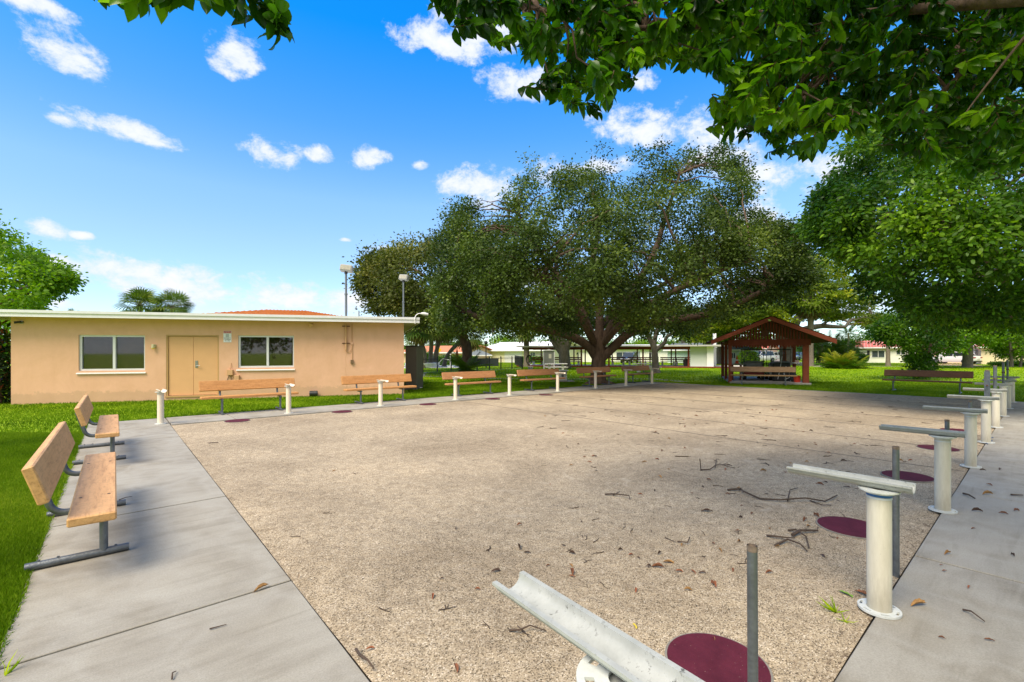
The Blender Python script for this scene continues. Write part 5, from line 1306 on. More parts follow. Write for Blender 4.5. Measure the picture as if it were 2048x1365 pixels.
house('grey_roofed_house', 'white house with a grey roof and dark gable seen through the pavilion', 1528, 100, 1568, 98, 8, hz(700, 100), 1.8, MWALL, MGRYR, 'hip', [(.2, .4, .6, 1.6), (.6, .8, .6, 1.6)], .4)

# ================================================================ RED SHELTER
MRED = mat('oxblood_paint', (.155, .030, .014), .65, .2, 5, .1, 30, spec=.3)
MREDB = mat('red_brown_boards', (.23, .05, .022), .7, .2, 5, stretch=(1, 1, 4))
MREDD = mat('faded_red_boards', (.19, .045, .022), .75, .25, 8)
A, B = PG(1050, 50.5), PG(1377, 45.5); A.z = B.z = 0; SL = (B - A).length; sa = math.atan2((B - A).y, (B - A).x)
t = thing('court_shelter', 'long low open shelter with a flat grey roof and dark red posts behind the trees', 'shelter', A, sa)
zt, zf = hz(692.5, 50), hz(699, 50)
MB().box(-.7, SL + 3.4, -1.0, 5.5, zt - .14, zt).build('roof', mat('shelter_roof', (.42, .41, .38), .8, .1, 2), t)
MB().box(-.3, SL + .6, -.1, .1, zf - .05, zt - .145).build('front_beam', MRED, t)
MB().box(-.3, SL + .6, 4.5, 4.7, zf - .05, zt - .145).build('back_beam', MRED, t)
for k, px in enumerate([1056, 1163, 1218, 1286, 1377, 1418]):
    d = 50.5 - 5 * (px - 1050) / 327; u = (PG(px, d) - A).length * (1 if px > 1050 else -1); MB().box(u - .08, u + .08, -.08, .08, -.05, zf - .052).build('post', MRED, t)
for k, px in enumerate([1078, 1145, 1168, 1223, 1274, 1300, 1343, 1352, 1424]):
    d = 54.0 - 5 * (px - 1050) / 327; p_ = PG(px, d) - A; u = p_.x * math.cos(sa) + p_.y * math.sin(sa); MB().box(u - .065, u + .065, 4.5, 4.64, -.05, zf - .052).build('post', MRED, t)
o = MB().box(-.6, SL + 6.5, -.5, 5.2, -.06, .10).build('floor_slab', mat('pale_slab', (.62, .56, .52), .85, .08, 3), t)
MB().box(-.8, SL + 7.5, -.62, -.503, -.08, .13).build('kerb_board', MRED, t)
up = SL + .15
o = MB().box(up, up + 1.5, -.15, .05, 0.0, zt - .146).build('end_wall', mat('corrugated_white', (.50, .54, .50), .6, .05, 3, stretch=(20, 1, 1)), t)
MB().box(up + 1.5, up + 2.1, -.35, .9, 0.0, zt - .146).build('end_panel', MWHT, t)
# benches, tables and tyre in the shelter
rb = 'red slatted benches under the shelter'
def red_bench(label, px, dep, L=1.6, w_=True):
    p = PG(px, dep); t = thing('shelter_bench', label, 'bench', (p.x, p.y, .10), sa, rb); MB().cbox(-L / 2, L / 2, -.2, .15, .40, .45, .01).build('seat', MREDB, t)
    for z in (.55, .76): MB().cbox(-L / 2, L / 2, .18, .22, z, z + .13, .01).build('back_slat', MREDB, t)
    for s in (-1, 1):
        MB().cbox(s * L * .36 - .1, s * L * .36 + .1, -.18, .15, 0, .398, .01).build('leg', MWHT, t); MB().box(s * L * .36 - .025, s * L * .36 + .025, .15, .178, .3, .88).build('back_support', MREDB, t)
for px, dp, lb in [(1077, 52.5, 'red slatted bench farthest left under the shelter, left of the notice board'), (1115, 52, 'red slatted bench just right of the notice board'), (1147, 51.5, 'red slatted bench right of the forked dark trunk'), (1236, 50.5, 'red slatted bench just right of the great trunk'),
                   (1270, 50, 'red slatted bench below the parked dark car'), (1302, 49.5, 'red slatted bench left of the slender tree'), (1336, 49.5, 'red slatted bench right of the slender tree'), (1365, 49, 'red slatted bench beside the white end wall')]:
    red_bench(lb, px, dp)
t = thing('hanging_tyre', 'dark tyre hanging on the left corner post of the red shelter', 'tyre', PG(1058, 49.8), YAW)
MB().lathe([(.3, 0), (.42, -.08), (.46, 0), (.42, .08)], 24, close=True).build('tyre', MBLK, t, True).matrix_local = Matrix.Translation((0, -.1, .75)) @ Matrix.Rotation(R(90), 4, 'X') @ Matrix.Diagonal((.75, 1.2, 1, 1))
MB().tube([(0, -.1, 1.2), (0, 0, 1.7)], .015, 6).build('rope', MRUST, t)
t = thing('dark_bin', 'dark round bin at the right end of the shelter, before the white wall', 'bin', PG(1372, 46.5), 0); MB().lathe([(.24, .1), (.3, .75), (.32, .78), (.0, .9)], 16).build('bin', MBLK, t, True); MB().tube([(-.2, 0, .82), (.2, 0, .82)], .02, 6).build('handle', MRED, t)

# notice board
p = G(1098, 743); t = thing('notice_board', 'grey notice board with a small paper notice on two white legs', 'sign', p, YAW)
zt_, zb_ = hz(703, 38.4), hz(729, 38.4); k = 38.4 / FPX; hw = 9.8 * k
MB().box(-hw, hw, 0, .06, zb_, zt_).build('board', mat('board_grey', (.20, .21, .19), .7, .1, 3), t)
g = MB(); g.box(-hw - .05, -hw, -.02, .08, zb_ - .03, zt_ + .03); g.box(hw, hw + .05, -.02, .08, zb_ - .03, zt_ + .03); g.box(-hw, hw, -.02, .08, zt_, zt_ + .04); g.box(-hw, hw, -.02, .08, zb_ - .035, zb_); g.prism([(-hw - .1, zt_ + .04), (hw + .1, zt_ + .04), (0, zt_ + .16)], -.08, .12); g.build('frame', MWHT, t)
for s in (-1, 1): MB().box(s * (hw - .0) - .04, s * hw + .04, -.01, .07, 0, zb_ - .036).build('leg', MWHT, t)
MB().box(-.02, .2, -.008, -.002, zb_ + .5, zb_ + .85).build('notice', mat('notice_paper', (.60, .58, .45), .8), t)
# white concrete stand, small table, bin
p = G(1126, 763); t = thing('concrete_stand', 'white concrete box stand with a round drain hole, on a slab behind the walkway', 'stand', p, YAW)
d_ = 1.55 * FPX / (763 - 705); k = d_ / FPX
hh = hz(743, d_); MB().cbox(-8 * k, 8 * k, 0, .5, 0.03, hh, .02).build('body', mat('white_conc', (.62, .60, .56), .85, .1, 5), t); MB().cbox(-10 * k, 11 * k, -.06, .58, hh + .002, hh + .05, .01).build('top', mat('white_conc', (.6, .6, .6)), t)
MB().tube([(-.02, -.012, hh * .55), (-.02, .0, hh * .55)], .07, 14).build('drain', MGALV, t); o = struct(MB().box(-8 * k, 22 * k, -.25, .8, -.05, .02).build('stand_slab', MCN)); o.location = p; o.rotation_euler = (0, 0, YAW)
def ctable(name, label, px, py, w_, cat='table'):
    p = G(px, py); t = thing(name, label, cat, p, YAW); MB().cbox(-w_, w_, -.35, .35, .62, .68, .01).build('tabletop', mat('white_conc', (.6, .6, .6)), t)
    for s in (-1, 1): MB().cbox(s * w_ * .6 - .09, s * w_ * .6 + .09, -.2, .2, 0, .618, .01).build('leg', mat('white_conc', (.6, .6, .6)), t)
    for s in (-1, 1): MB().cbox(-w_, w_, s * .7 - .13, s * .7 + .13, .38, .43, .01).build('bench_seat', mat('white_conc', (.6, .6, .6)), t)
ctable('picnic_table', 'pale concrete picnic table beneath the notice board', 1112, 745, .85)
ctable('picnic_table', 'pale concrete picnic table just left of the slender dark tree', 1292, 745, .95)
p = G(1061, 744); t = thing('grey_bin', 'small grey concrete bin with a pale lid, left of the notice board', 'bin', p, YAW); MB().cbox(-.17, .17, 0, .3, 0, .34, .02).build('body', mat('bin_grey', (.25, .28, .28), .8), t); MB().cbox(-.21, .21, -.03, .33, .342, .40, .015).build('lid', mat('white_conc', (.6, .6, .6)), t)

# ================================================================ POOL AREA AND FENCE
a, b = PG(826, 48), PG(905, 46)
o = struct(MB().box(-4, 4.4, 0, 8, -.06, .02).build('pool_deck', mat('pool_deck', (.62, .62, .64), .8, .06))); o.location = PG(846, 46); o.rotation_euler = (0, 0, YAW + .15)
o = struct(MB().box(-2.6, .8, 2.0, 6, .021, .03).build('pool_water', mat('pool_water', (.03, .10, .20), .08, .1))); o.location = PG(846, 46); o.rotation_euler = (0, 0, YAW + .15)
t = thing('spa_tub', 'pale blue rimmed raised spa beside the pool behind the fence', 'spa', PG(845, 47.5), YAW); MB().lathe([(0, .02), (1.7, .02), (1.8, .45), (1.5, .5), (1.45, .3), (0, .3)], 28).build('shell', mat('spa_white', (.6, .64, .7), .4), t, True); MB().lathe([(0, .31), (1.44, .31), (1.44, .33), (0, .34)], 24).build('water', mat('pool_water', (.03, .1, .2)), t)
def fence(label, P0, P1, h, n):
    t = thing('metal_fence', label, 'fence', P0, math.atan2((P1 - P0).y, (P1 - P0).x), 'black railings round the pool'); L = (P1 - P0).length
    for z in (.12, h - .12): MB().box(0, L, -.018, .018, z - .018, z + .018).build('rail', MBLK, t)
    for k in range(n + 1): MB().box(L * k / n - .035, L * k / n + .035, -.035, .035, -.05, h + .06).build('post', MBLK, t)
    g = MB(); x = .12
    while x < L: g.box(x - .008, x + .008, -.008, .008, .1, h); x += .125
    g.build('pickets', MBLK, t)
FA, FB, FC = G(815, 745.5), G(1045, 737.5), PG(1030, 58); FC.z = 0
fence('long black metal railing running from the shed to the shelter', FA, FB, 1.12, 9)
fence('black metal railing turning away at the notice board end', FB, FC, 1.12, 6)
t = thing('dark_screen', 'dark mesh screen panel behind the railing, before the yellow house', 'screen', PG(946, 52), YAW); MB().box(-1.0, 2.9, 0, .05, 0, hz(717, 52)).build('screen', mat('dark_mesh', (.035, .045, .05), .8), t); [MB().box(u - .03, u + .03, -.05, -.001, 0, hz(716, 52)).build('post', MBLK, t) for u in (-1, .3, 1.6, 2.85)]
t = thing('garden_gazebo', 'small grey hip roofed gazebo beyond the railing', 'gazebo', PG(955, 60), YAW); MB()._add([(-1.7, 0, 1.15), (1.9, 0, 1.15), (1.9, 3, 1.15), (-1.7, 3, 1.15), (0, 1.5, 1.95)], [(0, 1, 4), (1, 2, 4), (2, 3, 4), (3, 0, 4), (3, 2, 1, 0)]).build('roof', MGRYR, t); MB().box(-1.72, 1.92, -.06, -.003, 1.08, 1.2).build('fascia', MWHT, t); [MB().box(u - .06, u + .06, .1, .22, 0, 1.14).build('post', MWHT, t) for u in (-1.5, 1.7)]
def lamp_post(label, px, dep, ytop, w_=.3, head='box'):
    p = PG(px, dep); hh = hz(ytop, dep); t = thing('lamp_post', label, 'lamp post', (p.x, p.y, 0), YAW); MB().tube([(0, 0, 0), (0, 0, hh)], [.06, .045], 8).build('pole', MBLK, t)
    g = MB()
    if head == 'box': g.cbox(-w_ * 1.6, w_ * .2, -.15, .15, hh, hh + .28, .02)
    else: g.lathe([(.05, hh), (.16, hh + .1), (.2, hh + .25), (.08, hh + .4), (0, hh + .42)], 10)
    g.build('lamp_head', MBLK, t)
lamp_post('black post lamp standing behind the railing, right of the leaning trunk', 972, 46, 690, .2, 'round')
lamp_post('tall black shoebox lamp above the left end of the shelter', 1078, 70, 674, .9)
t = thing('white_pole', 'tall white square pole left of the red pavilion', 'pole', PG(1430, 50), YAW); MB().box(-.14, .14, 0, .2, 0, hz(668, 50)).build('pole', MWHT, t); MB().cbox(-.18, .18, -.06, .26, hz(697, 50), hz(695, 50), .01).build('collar', MALU, t)
t = thing('red_umbrella', 'folded red umbrella standing by the pool, left of the leaning trunk', 'umbrella', PG(914, 52), 0); MB().lathe([(.04, 0), (.04, .5), (.18, .55), (.14, 1.5), (.03, 1.95), (0, 2.0)], 10).build('canopy', mat('red_cloth', (.42, .05, .05), .9), t); MB().lathe([(.25, 0), (.25, .06), (.041, .07)], 12).build('base', MBLK, t)
t = thing('pool_lift', 'white pool lift with an upright post beside the pool', 'pool lift', PG(901, 47), YAW); g = MB(); g.tube([(0, 0, 0), (0, 0, 1.4)], .06, 8); g.build('post', MWHT, t); MB().tube([(0, 0, .75), (-.8, 0, .9), (-1.3, 0, .35)], .04, 8).build('arm', MWHT, t); MB().cbox(-.3, .3, -.25, .25, .0, .14, .02).build('base', MWHT, t)
t = thing('yellow_sign', 'small yellow diamond sign among the palm trunks', 'sign', PG(878, 60), YAW); MB().prism([(0, 1.5), (.33, 1.85), (0, 2.2), (-.33, 1.85)], 0, .03).build('panel', mat('sign_yellow', (.75, .42, .01), .5), t); MB().box(-.03, .03, .031, .08, 0, 2).build('post', MGALV, t)
bpy.context.view_layer.update()

# ================================================================ RED PAVILION
pf = G(1461, 766); pg_ = G(1613, 769); pa = math.atan2((pg_ - pf).y, (pg_ - pf).x); PW = (pg_ - pf).length
pav = thing('red_pavilion', 'dark red wooden pavilion with a gabled shake roof, slatted gable and toothed fringe', 'pavilion', pf, pa)
MSHAKE = mat('wood_shakes', (.11, .045, .03), .95, .3, 6, .8, 14, spec=.1, c2=(.05, .022, .016), stretch=(6, 1.5, 1))
MRPOST = mat('red_post_paint', (.225, .055, .028), .7, .15, 5, spec=.3)
eave, ridge, xm, PD = 1.98, 3.12, PW / 2 + .05, 5.2
for x, w_, y in ((0, .10, 0), (PW, .16, 0), (0, .10, PD), (PW, .1, PD), (.0, .09, PD / 2), (PW, .09, PD / 2)):
    MB().cbox(x - w_, x + w_ * .6, y - .09, y + .09, -.05, eave + .15, .012).build('post', MRPOST, pav)
xl, xr = -.92, PW + 1.02
rf = None
g = MB()
for s, xe in ((-1, xl), (1, xr)):
    g._add([(xe, -.75, eave + .02), (xm, -.75, ridge), (xm, PD + .6, ridge), (xe, PD + .6, eave + .02), (xe, -.75, eave + .12), (xm, -.75, ridge + .12), (xm, PD + .6, ridge + .12), (xe, PD + .6, eave + .12)],
           [(0, 1, 2, 3), (7, 6, 5, 4), (0, 4, 5, 1), (3, 2, 6, 7), (0, 3, 7, 4), (1, 5, 6, 2)])
rf = g.build('roof', MSHAKE, pav)
g = MB()   # ragged shake courses
for s, xe in ((-1, xl), (1, xr)):
    for k in range(11):
        for j in range(30):
            t0 = k / 11; y = -.8 + (PD + 1.4) * j / 30; a = Vector((xe, y, eave + .12)).lerp(Vector((xm, y, ridge + .12)), t0); b = Vector((xe, y, eave + .12)).lerp(Vector((xm, y, ridge + .12)), min(1, t0 + .13 + rnd.uniform(-.02, .02)))
            w_ = (PD + 1.4) / 30 * .93; dz = rnd.uniform(.015, .05); dy = rnd.uniform(-.02, .02)
            g._add([(a.x, a.y + dy, a.z + dz), (a.x, a.y + w_, a.z + dz), (b.x, b.y + w_, b.z + .006), (b.x, b.y + dy, b.z + .006), (a.x, a.y + dy, a.z), (a.x, a.y + w_, a.z)], [(0, 1, 2, 3), (0, 4, 5, 1)])
g.build('shakes', MSHAKE, rf)
for s, xe in ((-1, xl), (1, xr)):
    g = MB(); g._add([(xe, -.80, eave - .08), (xm, -.80, ridge - .10), (xm, -.80, ridge + .10), (xe, -.80, eave + .13), (xe, -.755, eave - .08), (xm, -.755, ridge - .10), (xm, -.755, ridge + .10), (xe, -.755, eave + .13)], [(0, 1, 2, 3), (7, 6, 5, 4), (0, 4, 5, 1), (2, 6, 7, 3), (1, 5, 6, 2), (0, 3, 7, 4)])
    g.build('bargeboard', MRPOST, pav)
MB().cbox(-.12, PW + .16, -.13, -.02, eave - .12, eave + .18, .01).build('front_beam', MRED, pav)
MB().cbox(-.12, PW + .16, PD - .05, PD + .05, eave - .05, eave + .18, .01).build('back_beam', MRED, pav)
for x in (0, PW): MB().cbox(x - .05, x + .05, -.02, PD - .05, eave - .0, eave + .16, .01).build('side_beam', MRED, pav)
n_ = 27
for k in range(n_):
    x = .02 + (PW - .04) * k / (n_ - 1); top = ridge - abs(x - xm) * (ridge - eave) / (xm - xl) - .06
    if top > eave + .25: MB().box(x - .036, x + .036, -.105, -.08, eave + .182, top).build('gable_slat', MRED, pav)
g = MB()
for k in range(26):
    x = .08 + (PW - .16) * (k + .5) / 26; w_ = .052 + rnd.uniform(-.012, .006); L_ = .10 + rnd.uniform(-.03, .05); g.prism([(x - w_, eave - .12), (x - w_ * .9, eave - .12 - L_ * .55), (x, eave - .12 - L_), (x + w_ * .9, eave - .12 - L_ * .55), (x + w_, eave - .12)], -.115, -.095)
g.build('toothed_fringe', MRED, pav)
g = MB(); g.cbox(xm - .32, xm - .02, -.16, -.115, eave + .32, eave + .64, .01); g.build('square_badge', mat('badge', (.10, .035, .02), .8), pav)
o = struct(MB().cbox(-.05, PW + .15, -.25, PD + .3, -.08, .07, .01).build('pavilion_slab', mat('grey_slab', (.34, .32, .30), .9, .12, 3))); o.location = pf; o.rotation_euler = (0, 0, pa)
def pv(x, y, z=.07): return pf + Vector((math.cos(pa) * x - math.sin(pa) * y, math.sin(pa) * x + math.cos(pa) * y, z))
q = G(1490, 768); q2 = G(1565, 772)
b1 = bench('tan bench in front of the red pavilion', ((q + q2) / 2), pa, MBG, 2.75, .66)
MCOVER = mat('silver_cart_cover', (.28, .29, .29), .55, .2, 5, .5, 9, c2=(.14, .15, .15))
def golf_cart(label, x, y, s=.84, red=False):
    t = thing('golf_cart', label, 'golf cart', pv(x, y), pa, 'golf carts parked in the pavilion'); t.scale = (s, s, s)
    MB().cbox(-.58, .58, -.1, 2.1, .32, .62, .06).build('body', mat('cart_red', (.24, .02, .015), .4, .1) if red else mat('cart_cream', (.5, .5, .46), .4, .08), t)
    MB().cbox(-.56, .56, -.06, .34, .62, 1.18, .12).build('rear_seat_cover', MCOVER, t); MB().cbox(-.54, .54, .62, .9, .62, 1.1, .1).build('front_seat', MCOVER, t)
    g = MB(); g.cbox(-.58, .58, -.15, 1.75, 1.86, 1.93, .03); g.build('canopy', mat('cart_canopy', (.06, .05, .045), .6), t)
    for sx in (-.52, .52):
        for sy, ty in ((-.05, -.08), (1.7, 1.6)): MB().tube([(sx, sy, .6), (sx, ty, 1.87)], .018, 6).build('strut', MBLK, t)
    MB()._add([(-.5, 1.72, .75), (.5, 1.72, .75), (.5, 1.62, 1.8), (-.5, 1.62, 1.8)], [(0, 1, 2, 3)]).build('windscreen', MGLASS, t)
    for sx in (-.5, .5):
        for yy in (.25, 1.75):
            g = MB(); g.tube([(sx - .09, yy, .23), (sx + .09, yy, .23)], .23, 18); q = g.build('wheel', mat('tyre_black', (.02, .02, .02), .9), t); MB().tube([(sx - .093, yy, .23), (sx + .093, yy, .23)], .12, 14).build('rim', MWHT, q)
golf_cart('golf cart with a grey covered seat and red side, left one under the pavilion', 1.25, 1.7, .84, True)
golf_cart('golf cart with a grey covered seat, right one under the pavilion', 2.45, 1.6, .84)
t = thing('traffic_cone', 'orange traffic cone with a white band standing on the stand beside the left pavilion post', 'cone', pv(.42, 1.4, .93), 0); MB().lathe([(.13, 0), (.13, .02), (.09, .021), (.02, .42), (0, .42)], 16).build('cone', mat('cone_orange', (.62, .09, .02), .6), t, True); MB().lathe([(.068, .16), (.048, .25)], 16).build('white_band', MWHT, t, True)
t = thing('side_stand', 'grey topped stand beside the left pavilion post', 'stand', pv(.40, 1.4), pa); MB().cbox(-.36, .36, -.2, .2, .80, .86, .01).build('top', mat('grey_slab', (.3, .3, .3)), t); [MB().box(u - .05, u + .05, -.05, .05, 0, .799).build('leg', MRED, t) for u in (-.2, .2)]
t = thing('red_bucket', 'bright red bucket on the pavilion slab beside the right post', 'bucket', pv(PW - .32, .35), 0); MB().lathe([(.13, 0), (.16, .32), (.165, .325), (.15, .325), (.12, .01)], 18).build('bucket', mat('bucket_red', (.62, .05, .02), .5, .08), t, True); MB().tube([(.15 * math.cos(a), .02, .32 - .13 * math.sin(a)) for a in np.linspace(0, math.pi, 9)], .006, 5).build('handle', MGALV, t)
t = thing('black_cabinet', 'black cabinet with hoses and tools under the right side of the pavilion', 'cabinet', pv(PW - .85, 1.0), pa); MB().cbox(-.38, .38, 0, .45, 0, .92, .03).build('body', MBLK, t); MB().box(-.40, .40, -.02, .47, .921, .95).build('top', MGALV, t)
g = MB(); g.tube([(-.2, -.08, .1), (-.1, -.08, .6), (0, -.06, 1.25)], .012, 6); g.build('tool_handle', MWHT, t); MB().tube([(.0, -.12, .5 + .0), (.15, -.15, .75), (.3, -.12, .6), (.32, -.1, .2), (.1, -.14, .1)], .02, 6).build('hose', MALU, t)
g = MB(); g.tube([(.0, -.25, .03), (.05, -.2, .3), (.1, -.12, .5)], [.12, .16, .10], 10); o = g.build('tool_bag', mat('bag_black', (.025, .028, .04), .9, .3, 12, .8, 20)); o.location = pv(PW - .62, .75); tag(o, 'dark bag slumped against the black cabinet in the pavilion', 'bag')
t = thing('wall_shelf', 'small pale shelf fixed by the right front pavilion post', 'shelf', pv(PW - .25, .5, .98), pa); MB().box(-.2, .25, -.1, .25, 0, .04).build('shelf', MWHT, t); MB().cbox(-.12, .05, 0, .12, .041, .16, .01).build('tray', mat('pinkish', (.6, .42, .4), .6), t)
for i_ in range(7): pass

# ================================================================ CARS
MPW = mat('car_white', (.72, .73, .74), .22, .03, 1, coat=.6); MPD = mat('car_dark', (.03, .035, .045), .25, .05, 1, coat=.6); MPS = mat('car_silver', (.45, .47, .50), .25, .04, 1, coat=.6)
def car(name, label, loc, rz, m, suv=False, s=1.0):
    t = thing(name, label, 'car', loc, rz); t.scale = (s, s, s); H1 = 1.46 if not suv else 1.68
    # local x forwards; lofted body from cross sections (x, half width, z low, z belt)
    st = [(-2.28, .70, .42, .80), (-2.22, .84, .30, .95), (-1.9, .89, .24, 1.0), (-1.0, .91, .22, .98), (0, .92, .22, .95), (1.1, .91, .22, .92), (1.8, .88, .24, .84), (2.2, .80, .30, .70), (2.3, .66, .40, .60)]
    v = []; f = []
    for x, w_, a, b in st: v += [(x, -w_ * .93, a), (x, -w_, a + .15), (x, -w_, (a + b) / 2 + .08), (x, -w_ * .93, b), (x, -w_ * .5, b + .035), (x, w_ * .5, b + .035), (x, w_ * .93, b), (x, w_, (a + b) / 2 + .08), (x, w_, a + .15), (x, w_ * .93, a)]
    for i in range(len(st) - 1):
        for k in range(10): f.append((i * 10 + k, i * 10 + (k + 1) % 10, i * 10 + 10 + (k + 1) % 10, i * 10 + 10 + k))
    f += [tuple(range(9, -1, -1)), tuple(range((len(st) - 1) * 10, len(st) * 10))]
    MB()._add(v, f).build('body', m, t, True, 45)
    rb = -1.75 if suv else -1.55; cab = [(rb - .25, .80, .97), (rb + .12, .68, H1 - .06), (-.2, .69, H1), (.35, .67, H1 - .03), (1.15, .80, .93)]
    v = []; f = []
    for x, w_, z in cab: v += [(x, -w_, z), (x, w_, z)]
    low = [(rb - .25, .82, .95), (1.15, .82, .90)]
    k0 = len(v); v += [(rb - .25, -.84, .94), (rb - .25, .84, .94), (-.2, -.85, .94), (-.2, .85, .94), (1.15, -.84, .9), (1.15, .84, .9)]
    f = [(0, 1, 3, 2), (6, 7, 9, 8), (k0, 0, 2, 4, k0 + 2), (k0 + 2, 4, 6, 8, k0 + 4), (k0 + 1, k0 + 3, 5, 3, 1), (k0 + 3, k0 + 5, 9, 7, 5)]
    MB()._add(v, f).build('glasshouse', mat('car_glass', (.02, .025, .03), .08, .05, 1, spec=1), t)
    g = MB(); g._add([(rb + .1, -.69, H1 - .07), (rb + .1, .69, H1 - .07), (-.2, .70, H1 + .012), (-.2, -.70, H1 + .012), (.38, -.68, H1 - .02), (.38, .68, H1 - .02)], [(0, 1, 2, 3), (3, 2, 5, 4)])
    for sy in (-1, 1):
        g.tube([(rb - .2, sy * .82, .97), (rb + .1, sy * .69, H1 - .05), (-.2, sy * .70, H1), (.36, sy * .68, H1 - .02), (1.12, sy * .81, .94)], .035, 6); g.tube([(-.25, sy * .85, .95), (-.25, sy * .70, H1)], .03, 6)
    g.build('roof', m, t)
    for sx in (-1.42, 1.42):
        for sy in (-1, 1):
            q = MB().tube([(sx, sy * .70, .33), (sx, sy * .925, .33)], .33, 22).build('wheel', mat('tyre_black', (.02, .02, .02), .9), t); MB().tube([(sx, sy * .90, .33), (sx, sy * .932, .33)], .2, 16).build('rim', MGALV if m != MPD else MALU, q)
    for sy in (-1, 1):
        MB().cbox(-2.31, -2.1, sy * .66 - .2, sy * .66 + .2, .72, .86, .03).build('tail_light', mat('tail_red', (.30, .01, .01), .3), t); MB().cbox(2.08, 2.27, sy * .6 - .18, sy * .6 + .18, .58, .70, .03).build('headlight', mat('head_lens', (.6, .62, .65), .1), t)
        MB().cbox(.75, .92, sy * .98 - .1, sy * .98 + .1, .93, 1.05, .02).build('mirror', m, t)
    MB().box(-2.325, -2.28, -.26, .26, .55, .67).build('number_plate', mat('plate', (.5, .5, .5), .5), t); MB().cbox(-2.33, -2.15, -.8, .8, .28, .42, .03).build('bumper', MBLK, t)
    return t
YF = math.atan2(FW[1], FW[0])
car('white_sedan', 'white sedan parked tail towards us under the carport beside the stout trunk', PG(1909, 57.5), YF + .35, MPW)
car('white_hatchback', 'white car seen side on through the pavilion, behind the left golf cart', PG(1521, 70), YF + 1.9, MPW, True)
car('silver_sedan', 'silver car seen through the pavilion, right of the white hatchback', PG(1546, 82), YF + 1.9, MPS)
car('blue_grey_car', 'blue grey car beyond the thick trunk behind the pavilion', PG(1596, 84), YF + 2.2, mat('car_bluegrey', (.22, .27, .32), .25, .05, 1, coat=.6))
car('dark_hatchback', 'dark blue car with a pale trailer parked beyond the middle of the shelter', PG(1259, 66), YF + 2.6, MPD, True, .9)

# ================================================================ FAR TREES
def far_tree(name, label, px, dep, yt, hw_px, seed, lm, n=170, L=26, group=None, yb=708, flat=.7):
    k = dep / FPX; prof = []
    for i in range(9):
        q = -1 + i / 4; h_ = math.sqrt(max(0, 1 - q * q * .96)); prof.append((px + q * hw_px, yb - 6 - (yb - 6 - yt) * (.25 + .75 * h_), yb - 8 - 6 * h_ + 6 * abs(q)))
    return tree(name, label, px, dep, prof, hw_px * k * .8, n, L, .34 * hw_px * k / 2.6, .30, lm, MBARKG, [[(px, None, 0, .3), (px, yb - 10, 0, .24), (px + 2, (yt + yb) / 2, 0, .1)]], seed, n2=8, group=group, lump=hw_px * k / 2.2, thr=-.3, shell=.25)
fg = 'trees lining the horizon behind the houses'
ft = [(1008, 100, 670, 30, LBRI, 'round bright green tree above the white tiled roof, left of the shelter'), (1052, 105, 676, 26, LBRI, 'bright green tree just left of the shelter roof end'), (1092, 110, 682, 24, LMID, 'low green tree above the shelter, behind the forked trunk'), (888, 110, 684, 34, LMID, 'low tree above the orange roof behind the palm trunks'),
      (940, 100, 680, 30, LYEL, 'yellowish tree right behind the leaning trunk'), (1165, 110, 684, 34, LBRI, 'bright tree top seen left of the great trunk'), (1237, 115, 681, 26, LMID, 'tree top above the shelter, just right of the great trunk'), (1290, 100, 678, 30, LBRI, 'tree top above the shelter behind the slender tree'),
      (1345, 105, 683, 32, LMID, 'tree top above the shelter right of the slender tree'), (1400, 95, 676, 34, LYEL, 'tree top above the white end wall of the shelter'), (1625, 80, 661, 26, LMID, 'tree crown right of the pavilion roof, behind the palm'), (1733, 92, 664, 34, LMID, 'dark round tree behind the left end of the red ribbed roof'),
      (1780, 90, 666, 36, LMID, 'broad tree behind the middle of the red ribbed roof'), (1860, 95, 668, 40, LYEL, 'yellow green tree behind the carport'), (1925, 95, 660, 36, LBRI, 'bright tree behind the wing of the cream house'), (1985, 80, 662, 34, LMID, 'tree behind the salmon roof of the cream house'), (2045, 80, 668, 34, LBRI, 'tree at the right edge behind the cream house'),
      (1455, 110, 684, 22, LMID, 'dark tree over the grey roof of the pale green house'), (1560, 120, 690, 22, LMID, 'small tree over the grey roofed house behind the pavilion'), (1690, 100, 680, 26, LMID, 'dark tree above the palm thicket'), (-60, 40, 660, 60, LMID, 'green tree behind the left end of the peach building')]
for i, (px, d, yt, hw, lm, lb) in enumerate(ft): far_tree('horizon_tree', lb, px, d, yt, hw, 100 + i, lm, group=fg)
src = bpy.data.objects['horizon_tree']
for (u, v_, sc_, lb) in [(-9, -14, 1.3, 'tree behind the photographer, mirrored in the left window'), (-3, -17, 1.5, 'taller tree behind the photographer, mirrored between the windows'), (5, -12, 1.2, 'tree behind the photographer, mirrored in the right window'), (12, -20, 1.6, 'farthest tree behind the photographer, mirrored in the right window')]:
    q = L2(u, v_); dup(src, (q.x, q.y, 0), YAW + u, lb, (sc_, sc_, sc_))
